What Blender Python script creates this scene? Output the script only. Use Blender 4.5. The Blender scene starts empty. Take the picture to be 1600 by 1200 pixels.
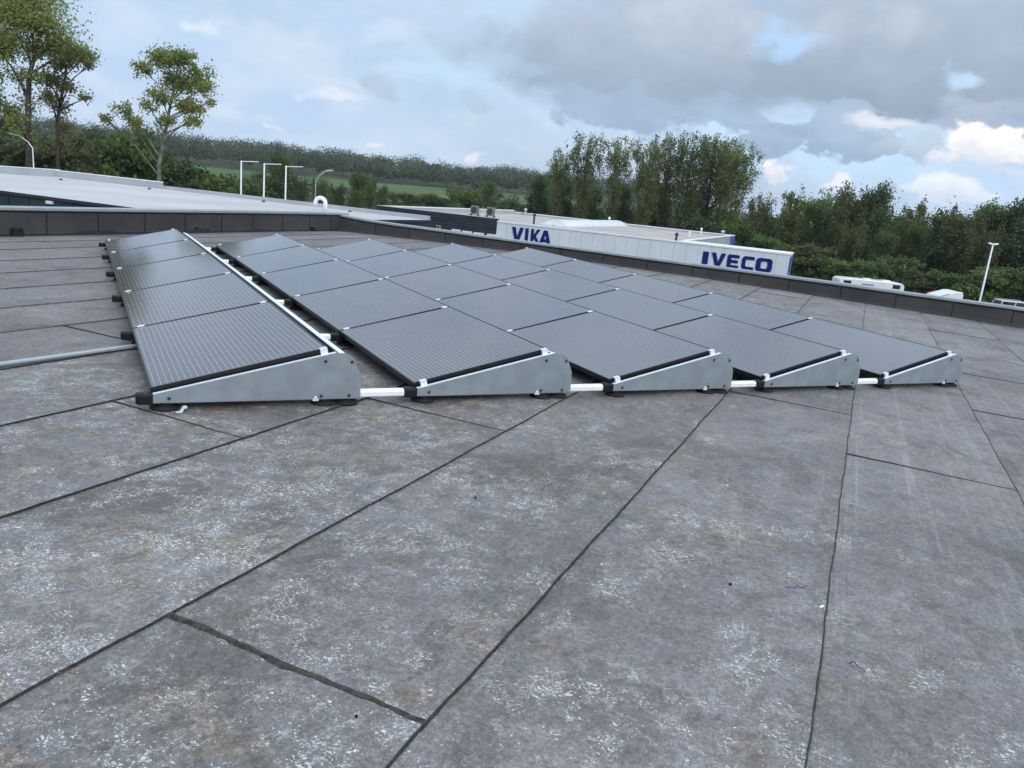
import bpy, bmesh, math, random
import numpy as np
from mathutils import Vector, Matrix

# ------------------------------------------------------------------ scene basics
SC = bpy.context.scene
COL = SC.collection
PI = math.pi
YAW, PITCH, ROLL, FOC = 0.5177, -0.243, 0.095, 1223.4          # camera, focal length in pixels of a 1600 px wide frame
CAM = np.array([-0.3234, -4.4827, 1.28])
GZ = -7.5                                                       # street level below the roof

def cam_axes(y, p, r):
    f = np.array([math.sin(y) * math.cos(p), math.cos(y) * math.cos(p), math.sin(p)])
    rt = np.array([math.cos(y), -math.sin(y), 0.0])
    up = np.cross(rt, f)
    return np.array([math.cos(r) * rt + math.sin(r) * up, -math.sin(r) * rt + math.cos(r) * up, f])

RG = cam_axes(YAW, PITCH, ROLL)
RR = cam_axes(YAW, -0.2277, 0.11)                               # the roof deck falls about one degree: its own frame
G3 = RG.T @ RR
GM = (Matrix.Translation(Vector(CAM)) @ Matrix([list(map(float, r)) for r in G3]).to_4x4() @ Matrix.Translation(-Vector(CAM)))

def ray(px, py):
    d = np.array([(px - 800) / FOC, (600 - py) / FOC, 1.0]) @ RG
    return d

def at(px, py, dist):
    d = ray(px, py)
    return CAM + d * dist / math.hypot(d[0], d[1])

A38 = math.radians(38.2)
CA, SA = math.cos(A38), math.sin(A38)
CU = np.array([CA, SA, 0.0]); CV = np.array([-SA, CA, 0.0])
def on_u(px, py, u):
    """point on the vertical plane u metres ahead in the building grid: returns (v, z)"""
    d = ray(px, py); t = u / (d @ CU)
    P = CAM + d * t
    return float((P - CAM) @ CV), float(P[2])
def grid_pt(u, v, z):
    P = CAM + CU * u + CV * v
    return Vector((P[0], P[1], z))

ROOFTHINGS = []

# ------------------------------------------------------------------ mesh helpers
class MB:
    def __init__(s):
        s.v = []; s.f = []; s.m = []
    def add(s, verts, faces, mi=0):
        n = len(s.v)
        s.v += [tuple(map(float, p)) for p in verts]
        s.f += [tuple(i + n for i in f) for f in faces]
        s.m += [mi] * len(faces)
    def box(s, a, b, mi=0):
        x0, y0, z0 = a; x1, y1, z1 = b
        v = [(x0, y0, z0), (x1, y0, z0), (x1, y1, z0), (x0, y1, z0), (x0, y0, z1), (x1, y0, z1), (x1, y1, z1), (x0, y1, z1)]
        s.add(v, [(3, 2, 1, 0), (4, 5, 6, 7), (0, 1, 5, 4), (1, 2, 6, 5), (2, 3, 7, 6), (3, 0, 4, 7)], mi)
    def prism(s, poly, a, b, axis='y', mi=0):
        """polygon (2D) pushed along an axis from a to b"""
        def P(p, t):
            if axis == 'y': return (p[0], t, p[1])
            if axis == 'x': return (t, p[0], p[1])
            return (p[0], p[1], t)
        n = len(poly)
        v = [P(p, a) for p in poly] + [P(p, b) for p in poly]
        f = [tuple(range(n)), tuple(range(2 * n - 1, n - 1, -1))]
        f += [(i, i + n, (i + 1) % n + n, (i + 1) % n) for i in range(n)]
        s.add(v, f, mi)
    def tube(s, pts, rad, seg=8, mi=0, cap=True):
        pts = [Vector(p) for p in pts]
        if not hasattr(rad, '__len__'): rad = [rad] * len(pts)
        rings = []; ref = Vector((0.31, 0.87, 0.4)).normalized()
        for i, p in enumerate(pts):
            d = (pts[min(i + 1, len(pts) - 1)] - pts[max(i - 1, 0)])
            if d.length < 1e-9: d = Vector((0, 0, 1))
            d.normalize()
            a = d.cross(ref)
            if a.length < 1e-3: a = d.cross(Vector((1, 0, 0)))
            a.normalize(); b = d.cross(a)
            rings.append([p + (a * math.cos(2 * PI * k / seg) + b * math.sin(2 * PI * k / seg)) * rad[i] for k in range(seg)])
        v = [q for r in rings for q in r]; f = []
        for i in range(len(pts) - 1):
            for k in range(seg):
                f.append((i * seg + k, i * seg + (k + 1) % seg, (i + 1) * seg + (k + 1) % seg, (i + 1) * seg + k))
        if cap:
            f.append(tuple(range(seg - 1, -1, -1))); f.append(tuple((len(pts) - 1) * seg + k for k in range(seg)))
        s.add(v, f, mi)
    def lathe(s, prof, c=(0, 0, 0), seg=16, mi=0):
        v = []; f = []
        for r, z in prof:
            for k in range(seg):
                v.append((c[0] + r * math.cos(2 * PI * k / seg), c[1] + r * math.sin(2 * PI * k / seg), c[2] + z))
        for i in range(len(prof) - 1):
            for k in range(seg):
                f.append((i * seg + k, i * seg + (k + 1) % seg, (i + 1) * seg + (k + 1) % seg, (i + 1) * seg + k))
        f.append(tuple(range(seg - 1, -1, -1))); f.append(tuple((len(prof) - 1) * seg + k for k in range(seg)))
        s.add(v, f, mi)
    def mesh(s, name, mats, smooth=False):
        me = bpy.data.meshes.new(name)
        me.from_pydata(s.v, [], s.f)
        if not isinstance(mats, (list, tuple)): mats = [mats]
        for m in mats: me.materials.append(m)
        if len(mats) > 1: me.polygons.foreach_set('material_index', s.m)
        if smooth: me.polygons.foreach_set('use_smooth', [True] * len(me.polygons))
        bm = bmesh.new(); bm.from_mesh(me); bmesh.ops.recalc_face_normals(bm, faces=bm.faces); bm.to_mesh(me); bm.free()
        me.update()
        return me
    def build(s, name, mats, parent=None, smooth=False, bevel=0.0):
        o = bpy.data.objects.new(name, s.mesh(name, mats, smooth)); COL.objects.link(o)
        if parent is not None: o.parent = parent
        if bevel:
            b = o.modifiers.new('bevel', 'BEVEL'); b.width = bevel; b.segments = 2; b.limit_method = 'ANGLE'; b.angle_limit = math.radians(40)
        return o

def tag(o, label=None, cat=None, group=None, kind=None):
    if label: o['label'] = label
    if cat: o['category'] = cat
    if group: o['group'] = group
    if kind: o['kind'] = kind
    return o
def empty(name, loc, rz=0.0):
    o = bpy.data.objects.new(name, None); COL.objects.link(o)
    o.location = loc; o.rotation_euler = (0, 0, rz); o.empty_display_size = 0.2
    return o
def copy_tree(o, parent=None):
    c = o.copy(); COL.objects.link(c)
    if parent is not None: c.parent = parent
    for ch in list(o.children): copy_tree(ch, c)
    return c
def on_roof(o): ROOFTHINGS.append(o); return o

# ------------------------------------------------------------------ materials
class NT:
    def __init__(s, tree): s.t = tree
    def n(s, typ, inp=None, **attr):
        nd = s.t.nodes.new(typ)
        for k, v in attr.items(): setattr(nd, k, v)
        for k, v in (inp or {}).items():
            if isinstance(v, bpy.types.NodeSocket): s.t.links.new(v, nd.inputs[k])
            else: nd.inputs[k].default_value = v
        return nd
    def math(s, op, a, b=0.0, c=0.0, clamp=False):
        return s.n('ShaderNodeMath', {0: a, 1: b, 2: c}, operation=op, use_clamp=clamp).outputs[0]
    def step(s, x, lo, hi):
        return s.n('ShaderNodeMapRange', {0: x, 1: lo, 2: hi, 3: 0.0, 4: 1.0}, interpolation_type='SMOOTHSTEP').outputs[0]
    def mix(s, f, a, b, blend='MIX'):
        nd = s.n('ShaderNodeMix', data_type='RGBA', blend_type=blend)
        for k, v in ((0, f), (6, a), (7, b)):
            if isinstance(v, bpy.types.NodeSocket): s.t.links.new(v, nd.inputs[k])
            else: nd.inputs[k].default_value = v if k == 0 else (tuple(v) + (1.0,))[:4]
        return nd.outputs[2]
    def noise(s, vec, scale, detail=4.0, rough=0.55, dist=0.0):
        return s.n('ShaderNodeTexNoise', {'Vector': vec, 'Scale': scale, 'Detail': detail, 'Roughness': rough, 'Distortion': dist}).outputs[0]
    def mapping(s, vec, scale=(1, 1, 1), rot=(0, 0, 0), loc=(0, 0, 0)):
        return s.n('ShaderNodeMapping', {'Vector': vec, 'Scale': scale, 'Rotation': rot, 'Location': loc}).outputs[0]

def mat(name, color, rough=0.6, metal=0.0, spec=0.5, noise=None, bump=None):
    """plain surface with a little procedural unevenness: noise=(scale, amount), bump=(scale, strength)"""
    m = bpy.data.materials.new(name); m.use_nodes = True
    t = NT(m.node_tree); p = m.node_tree.nodes['Principled BSDF']
    p.inputs['Roughness'].default_value = rough; p.inputs['Metallic'].default_value = metal
    p.inputs['Specular IOR Level'].default_value = spec
    co = t.n('ShaderNodeTexCoord').outputs['Object']
    sc, am = noise or (6.0, 0.12)
    nz = t.noise(co, sc, 5.0)
    c0 = tuple(c * (1 - am) for c in color); c1 = tuple(min(1, c * (1 + am)) for c in color)
    m.node_tree.links.new(t.mix(t.step(nz, 0.3, 0.7), c0, c1), p.inputs['Base Color'])
    if bump:
        b = t.n('ShaderNodeBump', {'Height': t.noise(co, bump[0], 4.0), 'Strength': bump[1], 'Distance': 0.01})
        m.node_tree.links.new(b.outputs[0], p.inputs['Normal'])
    return m

M = {}
M['plate'] = mat('grey_coated_steel', (0.255, 0.295, 0.325), 0.42, 0.25, 0.5, (7.0, 0.10))
M['alu'] = mat('mill_aluminium', (0.86, 0.88, 0.90), 0.38, 0.15, 0.5, (20, 0.05))
M['clamp'] = mat('clamp_aluminium', (0.80, 0.81, 0.84), 0.4, 0.3, 0.5, (30, 0.05))
M['lip'] = mat('deflector_steel', (0.72, 0.76, 0.79), 0.4, 0.2, 0.5, (3, 0.06))
M['black_frame'] = mat('black_anodised_frame', (0.006, 0.007, 0.009), 0.4, 0.0, 0.35, (12, 0.2))
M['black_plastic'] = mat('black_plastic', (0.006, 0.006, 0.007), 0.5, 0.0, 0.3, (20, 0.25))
M['rubber'] = mat('black_rubber', (0.014, 0.014, 0.015), 0.8, 0.0, 0.3, (20, 0.3))
M['bolt'] = mat('black_bolt', (0.01, 0.01, 0.011), 0.5, 0.0, 0.4)
M['bitumen'] = mat('bitumen_bead', (0.033, 0.030, 0.028), 0.75, 0.0, 0.3, (40, 0.45), (120, 0.5))
M['bitumen_wide'] = mat('bitumen_band', (0.052, 0.047, 0.041), 0.8, 0.0, 0.3, (55, 0.5), (150, 0.7))
M['bitumen_black'] = mat('bitumen_black', (0.014, 0.014, 0.015), 0.7, 0.0, 0.3, (9, 0.4))
M['conduit'] = mat('conduit_grey', (0.38, 0.42, 0.45), 0.35, 0.2, 0.5, (8, 0.05))
M['trim'] = mat('trim_aluminium', (0.30, 0.33, 0.35), 0.5, 0.25, 0.5, (4, 0.1))
M['white_plastic'] = mat('white_plastic', (0.75, 0.76, 0.77), 0.4)
M['purple'] = mat('purple_string', (0.17, 0.05, 0.28), 0.7)
M['white_clad'] = mat('white_cladding', (0.66, 0.70, 0.73), 0.5, 0.0, 0.4, (0.5, 0.05))
M['white_trim'] = mat('white_trim', (0.78, 0.79, 0.80), 0.5, 0.0, 0.4, (2, 0.05))
M['dark_clad'] = mat('dark_cladding', (0.028, 0.036, 0.047), 0.5, 0.1, 0.5, (1, 0.2))
M['green_clad'] = mat('dark_green_cladding', (0.022, 0.036, 0.040), 0.55, 0.0, 0.4, (0.6, 0.2))
M['gravel_roof'] = mat('gravel_roof', (0.43, 0.39, 0.365), 0.9, 0.0, 0.2, (0.35, 0.14), (30, 0.3))
M['white_roof'] = mat('white_membrane', (0.49, 0.475, 0.475), 0.75, 0.0, 0.3, (0.25, 0.08))
M['grey_flash'] = mat('grey_flashing', (0.40, 0.41, 0.44), 0.6, 0.0, 0.4, (0.6, 0.1))
M['sign_blue'] = mat('sign_blue', (0.004, 0.011, 0.14), 0.5, 0.0, 0.25, (2, 0.1))
M['panel_blue'] = mat('blue_panel', (0.06, 0.15, 0.45), 0.4, 0.0, 0.5, (2, 0.1))
M['ac'] = mat('unit_grey', (0.16, 0.165, 0.165), 0.6, 0.0, 0.4)
M['dark_metal'] = mat('dark_metal', (0.03, 0.03, 0.032), 0.5)
M['skylight'] = mat('skylight_acrylic', (0.72, 0.74, 0.76), 0.3, 0.0, 0.5, (1, 0.05))
M['pole_white'] = mat('pole_white', (0.80, 0.82, 0.83), 0.4, 0.0, 0.5, (3, 0.04))
M['pole_grey'] = mat('pole_galvanised', (0.48, 0.51, 0.53), 0.45, 0.4, 0.5, (3, 0.1))
M['glass_dark'] = mat('dark_glass', (0.02, 0.025, 0.03), 0.08, 0.0, 0.6)
M['car_white'] = mat('car_paint_white', (0.74, 0.75, 0.76), 0.25, 0.0, 0.6, (2, 0.03))
M['car_silver'] = mat('car_paint_silver', (0.45, 0.48, 0.50), 0.28, 0.5, 0.6, (2, 0.03))
M['car_red'] = mat('red_trim', (0.50, 0.10, 0.07), 0.4)
M['tyre'] = mat('tyre_rubber', (0.015, 0.015, 0.016), 0.8)
M['rim'] = mat('wheel_rim', (0.5, 0.51, 0.52), 0.35, 0.6)
M['lamp_glass'] = mat('lamp_lens', (0.6, 0.58, 0.5), 0.2)
M['tail_red'] = mat('tail_light', (0.35, 0.02, 0.02), 0.3)
M['bark'] = mat('bark', (0.075, 0.062, 0.05), 0.9, 0.0, 0.2, (3, 0.35), (12, 0.5))
M['bark_pale'] = mat('bark_pale', (0.16, 0.15, 0.13), 0.9, 0.0, 0.2, (3, 0.35), (12, 0.5))
M['asphalt'] = mat('asphalt', (0.05, 0.05, 0.052), 0.9, 0.0, 0.3, (0.4, 0.2))
M['wall_concrete'] = mat('outer_wall', (0.2, 0.2, 0.21), 0.8)

def mat_parapet():
    m = mat('parapet_felt', (0.040, 0.040, 0.042), 0.85, 0.0, 0.25)
    t = NT(m.node_tree); p = m.node_tree.nodes['Principled BSDF']
    co = t.n('ShaderNodeTexCoord').outputs['Object']
    big = t.noise(co, 1.3, 5); st = t.noise(t.mapping(co, (3, 3, 14)), 1.2, 4); gr = t.noise(co, 140, 2)
    c = t.mix(t.step(big, 0.3, 0.7), (0.033, 0.032, 0.033), (0.060, 0.058, 0.057))
    c = t.mix(t.math('MULTIPLY', t.step(st, 0.55, 0.75), 0.35), c, (0.075, 0.072, 0.07))
    c = t.mix(t.math('MULTIPLY', gr, 0.5), c, (0.07, 0.07, 0.072))
    m.node_tree.links.new(c, p.inputs['Base Color'])
    b = t.n('ShaderNodeBump', {'Height': t.noise(co, 60, 4), 'Strength': 0.4, 'Distance': 0.004})
    m.node_tree.links.new(b.outputs[0], p.inputs['Normal'])
    return m
M['felt'] = mat_parapet()

def mat_roof():
    m = bpy.data.materials.new('roof_membrane'); m.use_nodes = True
    t = NT(m.node_tree); p = m.node_tree.nodes['Principled BSDF']; L = m.node_tree.links
    co = t.n('ShaderNodeTexCoord').outputs['Object']
    uv = t.mapping(co, (1, 1, 1), (0, 0, -A38))
    at_ = t.n('ShaderNodeAttribute', attribute_name='strip')
    sepc = t.n('ShaderNodeSeparateColor', {0: at_.outputs['Color']})
    tone, dirty, flk = sepc.outputs[0], sepc.outputs[1], sepc.outputs[2]
    q = t.n('ShaderNodeVectorMath', {0: at_.outputs['Color'], 1: (7.0, 3.0, 5.0), 2: uv}, operation='MULTIPLY_ADD').outputs[0]
    sx = t.n('ShaderNodeSeparateXYZ', {0: uv})
    near = t.math('SUBTRACT', 1.0, t.step(sx.outputs[0], -2.2, 3.2))       # lime and dirt gather towards the outlet at the low end
    # base granule tone
    b1 = t.noise(q, 1.1, 6, 0.6); b2 = t.noise(q, 6.0, 7, 0.72, 0.6); b3 = t.noise(t.mapping(q, (1.35, 1, 1), (0, 0, .4)), 24, 6, .75)
    c = t.mix(t.step(b1, 0.3, 0.7), (0.142, 0.137, 0.137), (0.196, 0.189, 0.187))
    c = t.mix(t.math('MULTIPLY', t.step(b2, 0.42, 0.68), 0.75), c, (0.092, 0.087, 0.086))
    c = t.mix(t.math('MULTIPLY', t.step(b3, 0.46, 0.72), 0.50), c, (0.262, 0.254, 0.250))
    # long rolling marks along each strip
    st = t.noise(t.mapping(q, (0.25, 26, 1)), 1.0, 4, 0.7)
    c = t.mix(t.math('MULTIPLY', t.step(st, 0.52, 0.72), t.math('MULTIPLY', tone, 0.60)), c, (0.275, 0.270, 0.272))
    # pale scuffs across, brushed
    sc = t.noise(t.mapping(q, (4.6, 3.6, 1), (0, 0, 0.3)), 1.8, 8, 0.74, 0.9)
    c = t.mix(t.math('MULTIPLY', t.step(sc, 0.53, 0.74), 0.50), c, (0.282, 0.272, 0.266))
    # brown dirt
    dn = t.noise(t.mapping(q, (1.3, 1.0, 1), (0, 0, 0.3)), 3.8, 8, 0.68, 0.9)
    dn2 = t.noise(q, 1.3, 4)
    dm = t.math('MULTIPLY', t.step(dn, 0.47, 0.62), t.step(t.math('ADD', dn2, t.math('MULTIPLY', dirty, 0.30)), 0.48, 0.72))
    c = t.mix(t.math('MULTIPLY', dm, 0.90), c, t.mix(t.step(b3, .38, .62), (0.108, 0.087, 0.067), (0.238, 0.195, 0.155)))
    dk = t.step(t.noise(t.mapping(q, (5, 3.4, 1), (0, 0, 0.5)), 1.7, 7, 0.68, 0.5), 0.60, 0.69)
    c = t.mix(t.math('MULTIPLY', dk, 0.50), c, (0.084, 0.070, 0.058))
    # broad water stains
    ws_ = t.noise(t.mapping(q, (1.0, 1.25, 1), (0, 0, .3)), 1.5, 7, .64, .7); rim = t.math('SUBTRACT', 1.0, t.step(t.math('ABSOLUTE', t.math('SUBTRACT', ws_, .545)), .004, .022))
    c = t.mix(t.math('MULTIPLY', t.step(ws_, .545, .60), .52), c, (0.088, 0.074, 0.066))
    c = t.mix(t.math('MULTIPLY', rim, t.math('MULTIPLY', dirty, .30)), c, (0.27, 0.245, 0.22))
    lf = t.n('ShaderNodeMapRange', {0: t.noise(q, 0.75, 3, .5), 1: .3, 2: .7, 3: .76, 4: 1.12}).outputs[0]; lf = t.math('MULTIPLY', lf, t.math('ADD', .93, t.math('MULTIPLY', tone, .20)))
    lfc = t.n('ShaderNodeCombineColor', {0: t.math('MULTIPLY', lf, 1.0), 1: t.math('MULTIPLY', lf, .955), 2: t.math('MULTIPLY', lf, .97)})
    c = t.mix(1.0, c, lfc.outputs[0], 'MULTIPLY')
    # fine grain
    gr = t.noise(co, 170, 4, 0.8)
    gm = t.n('ShaderNodeMapRange', {0: gr, 1: 0.3, 2: 0.7, 3: 0.55, 4: 1.45}).outputs[0]
    g2 = t.noise(q, 62, 4, 0.75); gm = t.math('MULTIPLY', gm, t.n('ShaderNodeMapRange', {0: g2, 1: 0.32, 2: 0.68, 3: 0.66, 4: 1.34}).outputs[0])
    c = t.mix(1.0, c, t.n('ShaderNodeCombineColor', {0: gm, 1: gm, 2: gm}).outputs[0], 'MULTIPLY')
    # white lime flecks, dense in patches and thinning out between them
    cl1 = t.noise(q, 2.3, 6, 0.66, 0.5); cl2 = t.noise(q, 9.0, 5, 0.7)
    base_ = t.math('ADD', cl1, t.math('ADD', t.math('MULTIPLY', flk, 0.17), t.math('MULTIPLY', near, 0.10)))
    clus = t.math('MULTIPLY', t.step(base_, 0.50, 0.80), t.step(cl2, 0.36, 0.62))
    warp = t.n('ShaderNodeTexNoise', {'Vector': q, 'Scale': 18.0, 'Detail': 3.0})
    wq = t.n('ShaderNodeVectorMath', {0: warp.outputs[1], 1: (0.05, 0.05, 0.0), 2: q}, operation='MULTIPLY_ADD').outputs[0]
    def flecks(scale, stretch, rot, gain, top=.97, dens=.62):
        v = t.n('ShaderNodeTexVoronoi', {'Vector': t.mapping(wq, stretch, (0, 0, rot)), 'Scale': scale, 'Randomness': 1.0}, feature='F1', voronoi_dimensions='2D')
        size = t.n('ShaderNodeSeparateColor', {0: v.outputs['Color']})
        thr = t.math('SUBTRACT', top, t.math('MULTIPLY', clus, dens))
        r = t.math('MULTIPLY', t.math('MINIMUM', t.math('SUBTRACT', size.outputs[0], thr), .45), gain)
        return t.math('MULTIPLY', t.step(t.math('SUBTRACT', r, v.outputs['Distance']), 0.0, 0.06), t.math('ADD', .55, t.math('MULTIPLY', size.outputs[1], .45)))
    f1 = flecks(27, (1.7, 1, 1), 0.4, .60, 1.03, .50); f2 = flecks(50, (1.6, 1, 1), 0.1, .66, .985, .60); f3 = flecks(88, (1.5, 1, 1), -.4, .72, .965, .62)
    fl = t.math('MAXIMUM', f1, t.math('MAXIMUM', f2, f3))
    rd = t.noise(wq, 24, 3, 0.6); rid = t.math('SUBTRACT', 1.0, t.step(t.math('ABSOLUTE', t.math('SUBTRACT', rd, 0.5)), 0.006, 0.030))
    fl = t.math('MAXIMUM', fl, t.math('MULTIPLY', t.math('MULTIPLY', rid, clus), 0.4))
    c = t.mix(t.math('MULTIPLY', clus, 0.20), c, (0.30, 0.285, 0.27))
    c = t.mix(t.math('MULTIPLY', fl, 0.95), c, t.mix(dm, (0.66, 0.65, 0.64), (0.60, 0.55, 0.49)))
    L.new(c, p.inputs['Base Color'])
    p.inputs['Roughness'].default_value = 0.62; p.inputs['Specular IOR Level'].default_value = 0.42
    hb = t.math('ADD', t.math('MULTIPLY', gr, 0.6), t.math('MULTIPLY', t.noise(q, 18, 4), 1.0))
    b = t.n('ShaderNodeBump', {'Height': hb, 'Strength': 0.5, 'Distance': 0.004})
    L.new(b.outputs[0], p.inputs['Normal'])
    return m
M['roof'] = mat_roof()

def mat_cells():
    m = bpy.data.materials.new('solar_glass'); m.use_nodes = True
    t = NT(m.node_tree); p = m.node_tree.nodes['Principled BSDF']; L = m.node_tree.links
    tc = t.n('ShaderNodeTexCoord').outputs['Object']
    s = t.n('ShaderNodeSeparateXYZ', {0: tc}); x, y = s.outputs[0], s.outputs[1]
    rnd = t.n('ShaderNodeObjectInfo').outputs['Random']
    fx = t.math('FRACT', t.math('DIVIDE', t.math('SUBTRACT', x, 0.012), 0.0320))
    bus = t.math('LESS_THAN', t.math('ABSOLUTE', t.math('SUBTRACT', fx, 0.5)), 0.032)
    fy = t.math('FRACT', t.math('DIVIDE', y, 0.163))
    gap = t.math('LESS_THAN', t.math('ABSOLUTE', t.math('SUBTRACT', fy, 0.5)), 0.012)
    cid = t.n('ShaderNodeCombineXYZ', {0: t.math('FLOOR', t.math('DIVIDE', x, 0.16)), 1: t.math('FLOOR', t.math('ADD', t.math('DIVIDE', y, 0.163), 0.5)), 2: rnd}).outputs[0]
    wn = t.n('ShaderNodeTexWhiteNoise', {'Vector': cid}).outputs[0]
    cell = t.mix(wn, (0.056, 0.045, 0.048), (0.064, 0.051, 0.055))
    tint = t.mix(t.step(rnd, 0.3, 0.9), (0.070, 0.054, 0.052), (0.054, 0.054, 0.080))
    c = t.mix(0.6, cell, tint)
    c = t.mix(t.math('MULTIPLY', gap, 0.10), c, (0.10, 0.10, 0.12))
    c = t.mix(bus, c, (0.44, 0.45, 0.47))
    dust = t.noise(tc, 3.0, 6, 0.65)
    c = t.mix(t.math('MULTIPLY', t.step(dust, 0.35, 0.8), 0.10), c, (0.26, 0.25, 0.25))
    L.new(c, p.inputs['Base Color'])
    p.inputs['Roughness'].default_value = 0.16
    p.inputs['Specular IOR Level'].default_value = 0.85; p.inputs['IOR'].default_value = 1.75
    L.new(t.n('ShaderNodeMapRange', {0: dust, 3: 0.07, 4: 0.13}).outputs[0], p.inputs['Roughness'])
    return m
M['cells'] = mat_cells()

def mat_leaf(name, c0, c1, c2, trans=0.35):
    m = bpy.data.materials.new(name); m.use_nodes = True
    t = NT(m.node_tree); nt = m.node_tree; L = nt.links
    nt.nodes.remove(nt.nodes['Principled BSDF'])
    out = [n for n in nt.nodes if n.type == 'OUTPUT_MATERIAL'][0]
    g = t.n('ShaderNodeNewGeometry').outputs['Random Per Island']
    co = t.n('ShaderNodeTexCoord').outputs['Object']
    rnd = t.n('ShaderNodeObjectInfo').outputs['Random']
    nz = t.noise(co, 0.45, 3)
    c = t.mix(g, c0, c1)
    c = t.mix(t.math('MULTIPLY', t.step(nz, 0.42, 0.68), 0.8), c, c2)
    v = t.math('MULTIPLY', t.n('ShaderNodeMapRange', {0: rnd, 3: 0.72, 4: 1.22}).outputs[0], t.n('ShaderNodeMapRange', {0: t.noise(co, 0.05, 4), 1: .35, 2: .65, 3: 0.72, 4: 1.28}).outputs[0])
    c = t.mix(1.0, c, t.n('ShaderNodeCombineColor', {0: v, 1: t.math('ADD', t.math('MULTIPLY', v, 0.8), 0.2), 2: v}).outputs[0], 'MULTIPLY')
    d = t.n('ShaderNodeBsdfPrincipled', {'Base Color': c, 'Roughness': 0.6, 'Specular IOR Level': 0.25})
    tr = t.n('ShaderNodeBsdfTranslucent', {'Color': c})
    mx = t.n('ShaderNodeMixShader', {0: trans, 1: d.outputs[0], 2: tr.outputs[0]})
    L.new(mx.outputs[0], out.inputs[0])
    return m
M['leaf_olive'] = mat_leaf('foliage_olive', (0.128, 0.187, 0.053), (0.319, 0.373, 0.108), (0.354, 0.345, 0.097), 0.45)
M['leaf_gold'] = mat_leaf('foliage_gold', (0.188, 0.200, 0.073), (0.400, 0.357, 0.165), (0.272, 0.261, 0.097), 0.45)
M['leaf_poplar'] = mat_leaf('foliage_poplar', (0.076, 0.125, 0.038), (0.225, 0.264, 0.078), (0.216, 0.204, 0.058), 0.40)
M['leaf_green'] = mat_leaf('foliage_green', (0.058, 0.113, 0.036), (0.151, 0.223, 0.062), (0.134, 0.166, 0.048), 0.35)
M['leaf_dark'] = mat_leaf('foliage_dark', (0.051, 0.091, 0.037), (0.119, 0.169, 0.057), (0.107, 0.125, 0.048), 0.3)
M['leaf_brown'] = mat_leaf('foliage_brown', (0.068, 0.090, 0.034), (0.148, 0.162, 0.057), (0.130, 0.118, 0.042), 0.35)
M['leaf_bush'] = mat_leaf('foliage_bush', (0.062, 0.125, 0.032), (0.155, 0.227, 0.059), (0.124, 0.151, 0.043), 0.35)
M['leaf_wood'] = mat_leaf('foliage_wood', (0.039, 0.058, 0.027), (0.060, 0.088, 0.042), (0.076, 0.082, 0.043), 0.2)

def mat_ground():
    m = mat('ground_cover', (0.05, 0.06, 0.03), 0.95, 0, 0.2)
    t = NT(m.node_tree); p = m.node_tree.nodes['Principled BSDF']
    co = t.n('ShaderNodeTexCoord').outputs['Object']
    c = t.mix(t.step(t.noise(co, 0.02, 6), 0.35, 0.65), (0.035, 0.045, 0.020), (0.060, 0.065, 0.030))
    c = t.mix(t.step(t.noise(co, 0.3, 4), 0.5, 0.8), c, (0.05, 0.045, 0.03))
    m.node_tree.links.new(c, p.inputs['Base Color'])
    return m
M['ground'] = mat_ground()
def mat_field(name, a, b):
    m = mat(name, a, 0.95, 0, 0.2)
    t = NT(m.node_tree); p = m.node_tree.nodes['Principled BSDF']
    co = t.n('ShaderNodeTexCoord').outputs['Object']
    c = t.mix(t.step(t.noise(co, 0.03, 6), 0.3, 0.7), a, b)
    c = t.mix(t.math('MULTIPLY', t.noise(t.mapping(co, (0.05, 1.2, 1), (0, 0, 0.4)), 1.0, 2), 0.4), c, tuple(x * 0.7 for x in a))
    m.node_tree.links.new(c, p.inputs['Base Color'])
    return m
M['field'] = mat_field('crop_field', (0.070, 0.118, 0.036), (0.088, 0.138, 0.045))
M['plough'] = mat_field('stubble_field', (0.14, 0.115, 0.07), (0.17, 0.145, 0.08))

# ------------------------------------------------------------------ the roof deck
RC = [(0, 0, .0121), (0, 1, .0326), (0, 2, -.1036), (0, 3, -.0436), (0, 4, .0305), (1, 0, .101), (1, 1, .0534), (1, 2, -.0342),
      (1, 3, .0008), (2, 0, .0617), (2, 1, .0148), (2, 2, .0075), (3, 0, -.0129), (3, 1, -.0122), (4, 0, -.0196)]
def rz_uv(u, v):
    U = (min(max(u, -8), 14) - 4) / 8; V = min(max(v, -9), 8.8) / 8
    return sum(k * U ** i * V ** j for i, j, k in RC)
def uv2xy(u, v): return (u * CA - v * SA, u * SA + v * CA)
def rz(x, y): return rz_uv(x * CA + y * SA, -x * SA + y * CA)
UE, VE = 13.7, 8.6                                               # inner faces of the two parapets
SEAMS = [(-12.2, 0), (-11.2, 0), (-10.2, 0), (-9.25, 0), (-8.3, -.01), (-7.33, -.012), (-6.36, -.014), (-5.38, -.018), (-4.40, -.019), (-3.475, -.017), (-2.57, -.012),
         (-1.66, -.006), (-0.69, -.004), (0.25, 0), (1.20, 0), (2.14, 0), (3.0, 0), (3.9, 0), (4.85, 0), (5.8, 0), (6.88, 0), (7.75, 0), (VE + .02, 0)]
rng = random.Random(5)
U0 = -12.0
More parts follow.
